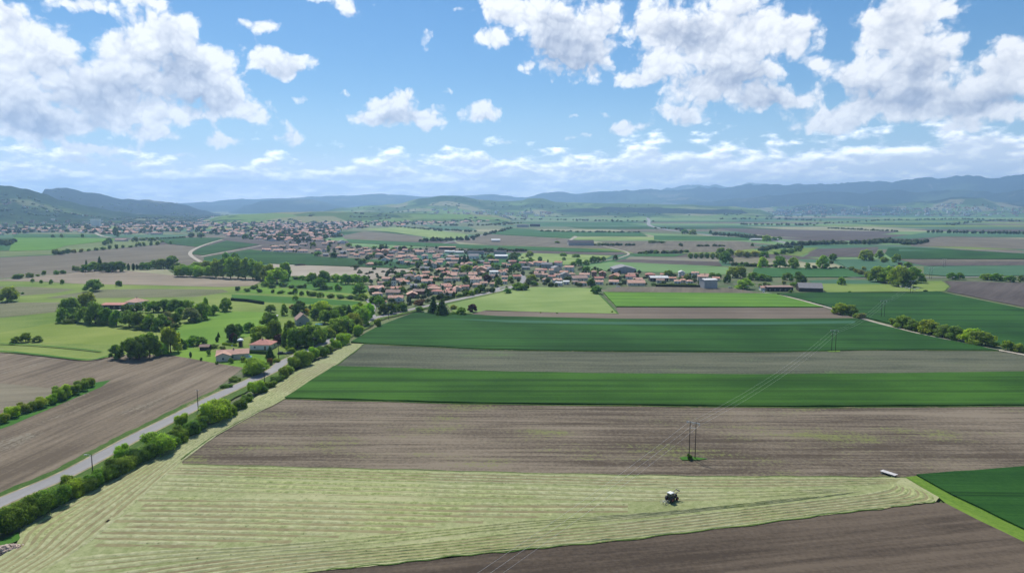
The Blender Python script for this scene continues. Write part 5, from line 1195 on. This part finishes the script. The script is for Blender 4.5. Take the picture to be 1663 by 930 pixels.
# ------------------------------------------------------------------ power line
WOOD = plain('dark_pole_wood', (0.055, 0.042, 0.034), 0.9, 0.3, 1.0); STEEL = plain('galvanised_steel', (0.42, 0.43, 0.44), 0.45, 0.15, 2.0, 0.5)
WIREM = plain('aluminium_wire', (0.50, 0.50, 0.50), 0.5, 0.05, 1.0, 0.4); CERAM = plain('white_insulator', (0.75, 0.75, 0.72), 0.3, 0.05, 1.0, 0.5)
PYL = [Vector((55.8, 204.0, 0))-Vector((117, 157, 0)), Vector((55.8, 204.0, 0)), Vector((173.0, 361.0, 0)), Vector((261.0, 475.0, 0)), Vector((358.0, 607.0, 0)), Vector((453, 735, 0)), Vector((548, 863, 0))]
ldir = Vector((0.6, 0.8, 0)); lper = Vector((0.8, -0.6, 0)); rzl = math.atan2(lper.y, lper.x)
PL_LABEL = {1: 'twin-pole wooden pylon with a bush at its foot in the tilled field', 2: 'twin-pole wooden pylon at the edge of the blue-green wheat and young crop', 3: 'twin-pole wooden pylon in the wheat beyond the pale track', 4: 'twin-pole wooden pylon among the white cattle', 5: 'twin-pole wooden pylon by the country road behind the grove', 6: 'twin-pole wooden pylon in the far ploughed strips'}
def wire_pts(a_, b_, sag, n=18):
    return [a_.lerp(b_, k/n)-Vector((0, 0, 4*sag*(k/n)*(1-k/n))) for k in range(n+1)]
for i, q in enumerate(PYL):
    if i:
        e = empty('pylon', q, rzl)
        for s_ in (-1, 1):
            mb = MB(); mb.tube([(s_*0.95, 0, -0.3), (s_*0.95, 0, 6), (s_*0.95, 0, 12.2)], [0.15, 0.125, 0.10], 8); obj('pole', mb.mesh('pole', True), WOOD, e)
        mb = MB(); mb.box((0, 0, 11.9), (4.3, 0.16, 0.20)); mb.box((0, 0, 10.2), (2.0, 0.10, 0.12)); ca = obj('crossarm', mb.mesh('crossarm'), STEEL, e)
        for x in (-1.95, 0, 1.95):
            mb = MB(); mb.tube([(x, 0, 11.8), (x, 0, 11.66), (x, 0, 11.5), (x, 0, 11.3)], [0.05, 0.13, 0.13, 0.05], 8); obj('insulator', mb.mesh('insulator'), CERAM, e)
        tag(e, PL_LABEL[i], 'pylon', 'pylons of the power line')
    if i < len(PYL)-1:
        for k, x in enumerate((-1.95, 0, 1.95)):
            a_, b_ = q+lper*x+Vector((0, 0, 11.3)), PYL[i+1]+lper*x+Vector((0, 0, 11.3))
            mb = MB(); mb.tube(wire_pts(a_, b_, 3.0), 0.019, 5)
            tag(obj('power_wire', mb.mesh('power_wire', True), WIREM), '%s power wire %s' % (('left', 'middle', 'right')[k], ('running from the tilled field pylon out below the frame', 'between tilled field and wheat edge pylons', 'between wheat edge pylon and the one past the track', 'from the track pylon to the cattle pylon', 'from the cattle pylon to the road pylon', 'between the two farthest pylons')[i]), 'wire', 'power wires')
GRASSM = MEADOW_DEEP
o = sheet('grass_mound', [(1103, 746), (1112, 744.5), (1128, 745), (1150, 748), (1135, 750), (1108, 750)], GRASSM)
tag(plant('h', 1121, 750, 9, 15, None), 'dark shrub growing at the foot of the tilled field pylon', 'shrub')
o = sheet('grass_mound', [(1340, 571), (1350, 569), (1366, 570), (1363, 573), (1346, 573)], MEADOW_LUSH, z=0.7)
# roadside utility poles
UP = [(152, 786, 'wooden utility pole with a street lamp beside the nearest road bend'), (322, 668, 'utility pole half hidden by the big yellow-green shrub'), (430, 628, 'utility pole beside the lone roadside shrub'), (453, 586, 'utility pole at the drive of the red-roofed bungalow'), (511, 574, 'utility pole in the shrubs opposite the spreading trees'), (566, 545, 'utility pole by the corner of the blue-green wheat'), (631, 518, 'utility pole just past the road junction')]
UPW = []
for i, (x, y_, lab) in enumerate(UP):
    q = G(x, y_); e = empty('utility_pole', q, 0.2); UPW.append(q)
    mb = MB(); mb.tube([(0, 0, -0.3), (0, 0, 4.5), (0, 0, 8.6)], [0.17, 0.14, 0.11], 8); obj('pole', mb.mesh('pole', True), WOOD, e)
    mb = MB(); mb.box((0, 0, 8.3), (1.3, 0.1, 0.12)); obj('crossarm', mb.mesh('crossarm'), STEEL, e)
    if i == 0:
        mb = MB(); mb.tube([(0, 0, 8.4), (-0.6, 0, 8.75), (-1.2, 0, 8.8)], 0.05, 6); la = obj('lamp_arm', mb.mesh('lamp_arm', True), STEEL, e)
        mb = MB(); mb.box((-1.5, 0, 8.78), (0.75, 0.28, 0.16)); mb.box((-1.5, 0, 8.68), (0.5, 0.2, 0.06)); obj('lamp_head', mb.mesh('lamp_head'), STEEL, la)
    tag(e, lab, 'utility pole', 'utility poles along the road')
for i in range(len(UPW)-1):
    mb = MB(); mb.tube(wire_pts(UPW[i]+Vector((0, 0, 8.2)), UPW[i+1]+Vector((0, 0, 8.2)), 1.2, 10), 0.016, 4)
    tag(obj('telephone_wire', mb.mesh('telephone_wire'), WOOD), '%s span of the thin roadside wire, counted from the street lamp' % ordw(i+1), 'wire', 'roadside wires')

# ------------------------------------------------------------------ tractor with hay rake
BLK = plain('black_paint', (0.018, 0.018, 0.020), 0.45, 0.3, 2.0, 0.4); TYRE = plain('tyre_rubber', (0.018, 0.017, 0.016), 0.9, 0.2, 3.0)
RED = plain('dark_red_rim', (0.16, 0.025, 0.02), 0.5, 0.2); WHT = plain('white_paint', (0.80, 0.80, 0.78), 0.4, 0.05); GLS = plain('tinted_glass', (0.03, 0.04, 0.045), 0.08, 0.1, 1.0, 0.6)
GALV = plain('worn_galvanised', (0.48, 0.48, 0.46), 0.5, 0.2, 2.0, 0.4)
def wheel(parent, loc, r_, w_, rim=RED, name='wheel'):
    e = empty(name, loc); e.parent = parent
    mb = MB(); mb.tube([(-w_/2, 0, 0), (-w_/2*0.8, 0, 0), (w_/2*0.8, 0, 0), (w_/2, 0, 0)], [r_*0.86, r_, r_, r_*0.86], 22)
    obj('tyre', mb.mesh('tyre'), TYRE, e)
    mb = MB(); mb.tube([(-w_/2-0.01, 0, 0), (w_/2+0.01, 0, 0)], r_*0.55, 14); obj('rim', mb.mesh('rim'), rim, e); return e
TQ = G(1090, 818); TZ = _z[0]+0.10
tr_ = empty('tractor', (TQ.x, TQ.y, TZ), -R(52))          # local y is forward
mb = MB(); mb.box((0, 1.15, 1.15), (0.85, 2.2, 0.85)); mb.box((0, 1.15, 1.62), (0.70, 2.1, 0.16)); mb.box((0, 2.25, 1.05), (0.8, 0.14, 0.8)); obj('bonnet', mb.mesh('bonnet'), BLK, tr_)
mb = MB(); mb.box((0, 0.4, 0.78), (0.6, 3.6, 0.45)); mb.box((0, -0.75, 0.80), (1.5, 0.35, 0.35)); mb.box((0, 1.75, 0.62), (1.5, 0.25, 0.22)); obj('chassis', mb.mesh('chassis'), BLK, tr_)
cab = MB(); cab.box((0, -0.45, 1.35), (1.35, 1.35, 0.55))
for sx_ in (-0.66, 0.66):
    for sy_ in (-1.08, 0.18): cab.box((sx_, sy_, 2.15), (0.08, 0.08, 1.15))
cabo = obj('cab', cab.mesh('cab'), BLK, tr_)
mb = MB(); mb.box((0, -0.45, 2.14), (1.26, 1.22, 1.05)); obj('window', mb.mesh('window'), GLS, cabo)
mb = MB(); mb.box((0, -0.45, 2.78), (1.55, 1.6, 0.16)); mb.box((0, -0.45, 2.88), (1.3, 1.3, 0.08)); obj('cab_roof', mb.mesh('cab_roof'), WHT, cabo)
for s_ in (-1, 1):
    wheel(tr_, (s_*0.93, -0.75, 0.82), 0.82, 0.48); wheel(tr_, (s_*0.85, 1.75, 0.58), 0.58, 0.36)
    mb = MB()
    for k in range(6):
        a_ = R(20+k*28); mb.box((s_*0.93, -0.75+math.cos(a_)*0.95, 0.82+math.sin(a_)*0.95), (0.52, 0.46, 0.05), tilt=('X', a_+R(90)))
    obj('fender', mb.mesh('fender'), BLK, tr_)
    mb = MB(); mb.tube([(s_*0.55, 0.5, 1.55), (s_*0.55, 1.6, 2.35), (s_*0.55, 2.9, 2.75)], [0.09, 0.09, 0.07], 6); mb.tube([(s_*0.55, 0.9, 0.9), (s_*0.55, 1.7, 2.3)], 0.05, 6); obj('loader_arm', mb.mesh('loader_arm'), BLK, tr_)
mb = MB(); mb.box((0, 2.95, 2.72), (1.5, 0.10, 0.5), tilt=('X', 0.5)); mb.tube([(-0.6, 2.9, 2.7), (0.6, 2.9, 2.7)], 0.06, 6)
for x in (-0.6, -0.2, 0.2, 0.6): mb.tube([(x, 2.95, 2.55), (x, 3.9, 2.75)], [0.04, 0.015], 5)
obj('loader_fork', mb.mesh('loader_fork'), BLK, tr_)
mb = MB(); mb.tube([(0.42, 1.0, 1.6), (0.42, 1.0, 2.5)], 0.05, 6); obj('exhaust', mb.mesh('exhaust'), GALV, tr_)
for s_ in (-1, 1):
    mb = MB(); mb.box((s_*0.28, 2.33, 1.25), (0.22, 0.03, 0.14)); obj('headlight', mb.mesh('headlight'), WHT, tr_)
tr_.scale = (0.86,)*3
tag(tr_, 'black tractor with white cab roof and raised front loader', 'tractor')
rk = empty('hay_rake', (TQ.x, TQ.y, TZ), -R(52))
mb = MB(); mb.tube([(0, -1.15, 0.7), (0, -3.2, 0.75)], 0.06, 6); mb.tube([(0, -3.2, 0.75), (0, -3.2, 1.15)], 0.10, 6); mb.tube([(-0.5, -3.2, 0.4), (0.5, -3.2, 0.4)], 0.05, 6); obj('frame', mb.mesh('frame'), GALV, rk)
for k in range(9):
    a_ = k*2*math.pi/9; mb = MB(); c_, s_ = math.cos(a_), math.sin(a_)
    mb.tube([(0, -3.2, 0.85), (1.45*c_, -3.2+1.45*s_, 0.75)], 0.03, 5)
    for r2 in (1.1, 1.25, 1.4): mb.tube([(r2*c_, -3.2+r2*s_, 0.75), (r2*c_, -3.2+r2*s_, 0.06)], 0.014, 4)
    obj('tine_arm', mb.mesh('tine_arm'), GALV, rk)
for s_ in (-1, 1): wheel(rk, (s_*0.5, -3.2, 0.22), 0.22, 0.16, GALV)
rk.scale = (0.86,)*3
tag(rk, 'galvanised rotary hay rake hitched behind the tractor', 'hay rake')
# flat trailer
Q = G(1443, 773.5); d_ = Vector((2.9, -4.3, 0)).normalized()
tl = empty('flat_trailer', (Q.x, Q.y, 0.4), math.atan2(d_.y, d_.x))
mb = MB(); mb.box((0, 0, 1.02), (5.4, 2.15, 0.10)); mb.box((0, 1.06, 0.98), (5.42, 0.06, 0.2)); mb.box((0, -1.06, 0.98), (5.42, 0.06, 0.2)); obj('bed', mb.mesh('bed'), plain('weathered_pale_bed', (0.50, 0.475, 0.46), 0.7, 0.15, 0.8), tl)
mb = MB(); mb.box((0, 0.5, 0.8), (5.2, 0.12, 0.2)); mb.box((0, -0.5, 0.8), (5.2, 0.12, 0.2)); mb.tube([(2.6, 0, 0.75), (3.9, 0, 0.5)], 0.06, 6); obj('chassis', mb.mesh('chassis'), BLK, tl)
for x in (-1.9, 1.7):
    for s_ in (-1, 1):
        w_ = wheel(tl, (x, s_*0.95, 0.38), 0.38, 0.25, GALV); w_.rotation_euler[2] = math.pi/2
tl.scale = (0.80, 0.80, 0.80)
tag(tl, 'flat pale farm trailer parked where the tilled field meets the hay', 'trailer')

# ------------------------------------------------------------------ cars
def car(loc, rz, paint, label):
    e = empty('car', loc, rz)
    mb = MB(); P = [(-2.05, 0.45), (-2.0, 0.85), (-1.2, 0.95), (-0.1, 0.98), (1.3, 0.92), (2.0, 0.75), (2.1, 0.42), (2.0, 0.28), (-2.0, 0.28)]
    n = len(P)
    for s_ in (-1, 1): mb.v += [(x, s_*0.85, z) for x, z in P]
    mb.f += [tuple(range(n))[::-1], tuple(range(n, 2*n))]+[(i, (i+1) % n, n+(i+1) % n, n+i) for i in range(n)]; mb.m += [0]*(n+2)
    obj('body', mb.mesh('body'), paint, e)
    mb = MB(); b0 = [(-1.75, -0.80), (1.05, -0.80), (1.05, 0.80), (-1.75, 0.80)]; b1 = [(-1.35, -0.62), (0.35, -0.62), (0.35, 0.62), (-1.35, 0.62)]
    A = [(x, y2, 0.93) for x, y2 in b0]; B = [(x, y2, 1.40) for x, y2 in b1]
    for i in range(4): mb.face([A[i], A[(i+1) % 4], B[(i+1) % 4], B[i]])
    obj('window', mb.mesh('window'), GLS, e)
    mb = MB(); mb.box((-0.5, 0, 1.43), (1.76, 1.28, 0.06)); obj('roof', mb.mesh('roof'), paint, e)
    for x in (-1.3, 1.3):
        for s_ in (-1, 1):
            w_ = wheel(e, (x, s_*0.78, 0.32), 0.32, 0.2, GALV); w_.rotation_euler[2] = math.pi/2
    for s_ in (-1, 1):
        mb = MB(); mb.box((2.05, s_*0.6, 0.62), (0.10, 0.3, 0.14)); obj('headlight', mb.mesh('headlight'), WHT, e)
    tag(e, label, 'car', 'parked cars')
DKB = plain('dark_blue_paint', (0.02, 0.025, 0.04), 0.25, 0.1, 1.0, 0.5)
def at(x, y_, z=0.0):
    q = G(x, y_); q.z = z; return q
car(at(470, 576, 0.3), 0.5, DKB, 'dark car parked at the drive beside the road')
car(at(457, 575, 0.05), 0.3, BLK, 'black car in the yard behind the lime hedge')
car(at(604, 464), 0.9, WHT, 'white car parked behind the winged house by the junction')
car(at(659, 462), -0.4, WHT, 'white car parked below the brown hipped roof')
car(at(1004, 466), 0.2, WHT, 'white car parked by the white house at the field edge')
car(at(1240, 475, 0.05), 1.2, WHT, 'white car parked by the cattle shed')
car(at(1186, 468), 0.1, plain('silver_paint', (0.5, 0.5, 0.5), 0.3, 0.05), 'silver car on the yard beside the box barn')
# ------------------------------------------------------------------ garden things
WATER = plain('pool_water', (0.10, 0.42, 0.62), 0.08, 0.1, 1.0, 0.5); PSIDE = plain('pool_wall', (0.55, 0.62, 0.66), 0.5, 0.05)
def pool(loc, a_, b_, h_, label):
    e = empty('pool', loc, 0.2); mb = MB(); N = 20
    for k in range(N):
        t0, t1 = 2*math.pi*k/N, 2*math.pi*(k+1)/N; P = lambda t_, r_, z: (a_*r_*math.cos(t_), b_*r_*math.sin(t_), z)
        mb.face([P(t0, 1, 0), P(t1, 1, 0), P(t1, 1, h_), P(t0, 1, h_)]); mb.face([P(t0, 1, h_), P(t1, 1, h_), P(t1, .93, h_), P(t0, .93, h_)]); mb.face([P(t0, .93, h_), P(t1, .93, h_), P(t1, .93, h_-0.3), P(t0, .93, h_-0.3)])
    obj('rim', mb.mesh('rim'), PSIDE, e); mb = MB(); mb.face([(a_*.94*math.cos(2*math.pi*k/N), b_*.94*math.sin(2*math.pi*k/N), h_-0.15) for k in range(N)]); obj('water', mb.mesh('water'), WATER, e)
    tag(e, label, 'pool')
pool(at(403, 582, 0.08), 1.9, 1.9, 1.1, 'round blue above-ground pool beside the cream bungalow')
pool(at(518, 528, 0.08), 2.4, 1.6, 0.9, 'oval pale blue pool on the lawn behind the roadside grove')
pool(at(380, 561, 0.08), 1.6, 1.6, 0.7, 'small pale pool in the garden of the red-roofed bungalow')
e = empty('pavilion', at(391, 562, 0.06), 0.3)
for k in range(6):
    a_ = k*math.pi/3; mb = MB(); mb.tube([(1.2*math.cos(a_), 1.2*math.sin(a_), 0), (1.2*math.cos(a_), 1.2*math.sin(a_), 3.4)], 0.09, 6); obj('post', mb.mesh('post'), BLK, e)
mb = MB(); prof = [(1.75, 3.35), (1.7, 3.6), (1.3, 4.05), (0.7, 4.35), (0.05, 4.5)]; N = 16
for (r0_, z0), (r1_, z1) in zip(prof, prof[1:]):
    for k in range(N):
        t0, t1 = 2*math.pi*k/N, 2*math.pi*(k+1)/N; mb.face([(r0_*math.cos(t0), r0_*math.sin(t0), z0), (r0_*math.cos(t1), r0_*math.sin(t1), z0), (r1_*math.cos(t1), r1_*math.sin(t1), z1), (r1_*math.cos(t0), r1_*math.sin(t0), z1)])
obj('dome_roof', mb.mesh('dome_roof', True), WHT, e)
mb = MB(); mb.tube([(0, 0, 0), (0, 0, 3.0)], 1.0, 10); obj('lattice_core', mb.mesh('lattice_core'), WALL['d'], e)
tag(e, 'dark garden pavilion with a white domed roof behind the bungalows', 'pavilion')
def hedge(px, w_, h_, col, label):
    P = [G(*q) for q in px]; mb = MB(); rr = random.Random(int(px[0][0])); L_ = sum((a_-b_).length for a_, b_ in zip(P, P[1:]))
    line = []
    for a_, b_ in zip(P, P[1:]):
        n_ = max(2, int((b_-a_).length/0.9)); line += [a_.lerp(b_, k/n_) for k in range(n_)]
    line.append(P[-1]); d_ = (P[-1]-P[0]).normalized(); nr = Vector((-d_.y, d_.x, 0)); rows = []
    for q in line:
        row = []
        for c_, z in ((-0.5, 0), (-0.52, 0.55), (-0.42, 0.95), (0, 1.0), (0.42, 0.95), (0.52, 0.55), (0.5, 0)):
            j = 0.12*noise.noise((q.x*0.9+c_*5, q.y*0.9, z*4)); row.append(len(mb.v)); pt = q+nr*(c_*w_*(1+j)); mb.v.append((pt.x, pt.y, 0.02+z*h_*(1+j)))
        rows.append(row)
    for a_, b_ in zip(rows, rows[1:]):
        for k in range(6): mb.f.append((a_[k], a_[k+1], b_[k+1], b_[k])); mb.m.append(0)
    mb.f.append(tuple(rows[0])); mb.f.append(tuple(rows[-1][::-1])); mb.m += [0, 0]
    for _ in range(int(L_*26)):
        q = rr.choice(line); c_ = rr.uniform(-0.55, 0.55); z = rr.uniform(0.1, 1.03) if abs(c_) > 0.45 else rr.uniform(0.96, 1.05)
        leaf(mb, q+nr*(c_*w_)+d_*rr.uniform(-0.5, 0.5)+Vector((0, 0, z*h_)), Vector((rr.uniform(-1, 1), rr.uniform(-1, 1), rr.uniform(0.2, 1))).normalized(), 0.22, rr)
    tag(obj('clipped_hedge', mb.mesh('clipped_hedge'), LEAF, color=col), label, 'hedge', 'clipped hedges')
hedge([(467, 568), (480, 561)], 2.2, 1.6, (0.22, 0.30, 0.02), 'bright lime clipped hedge beside the parked dark cars')
hedge([(376, 488), (402, 490), (428, 494)], 1.6, 2.2, (0.02, 0.035, 0.014), 'long dark clipped hedge along the meadow below the small fields')
hedge([(362, 560), (384, 562)], 1.2, 1.2, (0.20, 0.27, 0.02), 'lime clipped hedge by the white domed pavilion')
hedge([(400, 573), (440, 575)], 1.3, 1.5, (0.05, 0.09, 0.02), 'green clipped hedge in front of the red-roofed bungalow')
hedge([(1065, 466), (1142, 467)], 2.0, 2.4, (0.016, 0.03, 0.012), 'long dark hedge behind the ploughed strip before the village row')
hedge([(655, 497), (668, 495)], 1.2, 1.4, (0.03, 0.055, 0.016), 'dark hedge along the lawn of the white winged house')
hedge([(720, 490), (738, 484)], 1.4, 1.8, (0.03, 0.055, 0.016), 'dark hedge by the road behind the tall conifers')
# heaps
def heap(loc, a_, b_, h_, n_, mat, name, label, cat, sz):
    mb = MB(); rr = random.Random(n_)
    for _ in range(n_):
        t_, r_ = rr.uniform(0, 6.28), math.sqrt(rr.random()); x, y2 = a_*r_*math.cos(t_), b_*r_*math.sin(t_)
        mb.box((x, y2, h_*(1-r_*r_)*rr.uniform(0.5, 1)+0.05), (sz*rr.uniform(0.5, 1.4), sz*rr.uniform(0.5, 1.2), sz*rr.uniform(0.4, 0.9)), rr.uniform(0, 3), 0, ('X', rr.uniform(-0.6, 0.6)))
    tag(obj(name, mb.mesh(name), mat, None, loc, 0.5), label, cat, kind='stuff')
heap(at(6, 896, 0.05), 4.6, 2.2, 1.3, 420, plain('broken_stone', (0.42, 0.33, 0.27), 0.95, 0.35, 0.7), 'rubble', 'heap of pale rubble at the corner of the hay field', 'rubble heap', 0.55)
heap(at(488, 431, 0.05), 8.0, 4.0, 2.2, 500, plain('brushwood', (0.10, 0.08, 0.065), 0.95, 0.3, 0.7), 'brushwood', 'dark brushwood heap on the edge of the beige field', 'brush heap', 0.8)
sheet('grass_strip', [(-30, 905), (0, 884), (30, 868), (34, 880), (10, 890), (-20, 915)], MEADOW_DEEP)
# ------------------------------------------------------------------ white cattle
COWM = plain('cream_white_hide', (0.70, 0.66, 0.58), 0.85, 0.08, 2.0)
def cow_mesh():
    V = [(-0.75, 0, 1.15), (-0.2, 0, 1.12), (0.45, 0, 1.15), (0.75, 0, 1.2), (1.05, 0, 1.3), (1.35, 0, 1.2), (1.6, 0, 1.02)]; Rd = [0.30, 0.38, 0.36, 0.27, 0.17, 0.16, 0.09]
    Ed = [(i, i+1) for i in range(6)]
    for x, b_ in ((-0.68, 0), (0.5, 2)):
        for s_ in (-1, 1):
            k = len(V); kx = x-0.05 if b_ == 0 else x
            V += [(x, s_*0.2, 0.85), (kx-(0.10 if b_ == 0 else 0.0), s_*0.22, 0.45), (kx, s_*0.22, 0.03)]; Rd += [0.15, 0.075, 0.065]; Ed += [(b_, k), (k, k+1), (k+1, k+2)]
    k = len(V); V += [(-0.98, 0, 1.1), (-1.02, 0, 0.6)]; Rd += [0.05, 0.03]; Ed += [(0, k), (k, k+1)]
    me = bpy.data.meshes.new('cow_skeleton'); me.from_pydata(V, Ed, []); o = bpy.data.objects.new('cow', me); COL.objects.link(o)
    md = o.modifiers.new('skin', 'SKIN')
    for i, r_ in enumerate(Rd): me.skin_vertices[0].data[i].radius = (r_, r_)
    me.skin_vertices[0].data[1].use_root = True
    o.modifiers.new('sub', 'SUBSURF').levels = 1
    dg = bpy.context.evaluated_depsgraph_get(); m2 = bpy.data.meshes.new_from_object(o.evaluated_get(dg)); bpy.data.objects.remove(o); m2.materials.append(COWM); return m2
CM = cow_mesh()
for i, (x, y_, a_) in enumerate([(1471, 469.5, 0.2), (1477, 471, 2.8), (1481, 469, 0.5), (1485, 472.3, 3.5), (1490, 470.5, -0.3), (1463, 468, 1.9)]):
    q = at(x, y_, 0.4); tag(obj('cow', CM, None, None, q, a_, (1.15,)*3), '%s white cow from the left in the meadow by the pylon' % ordw(sorted([1471, 1477, 1481, 1485, 1490, 1463]).index(x)+1), 'cow', 'white cattle')
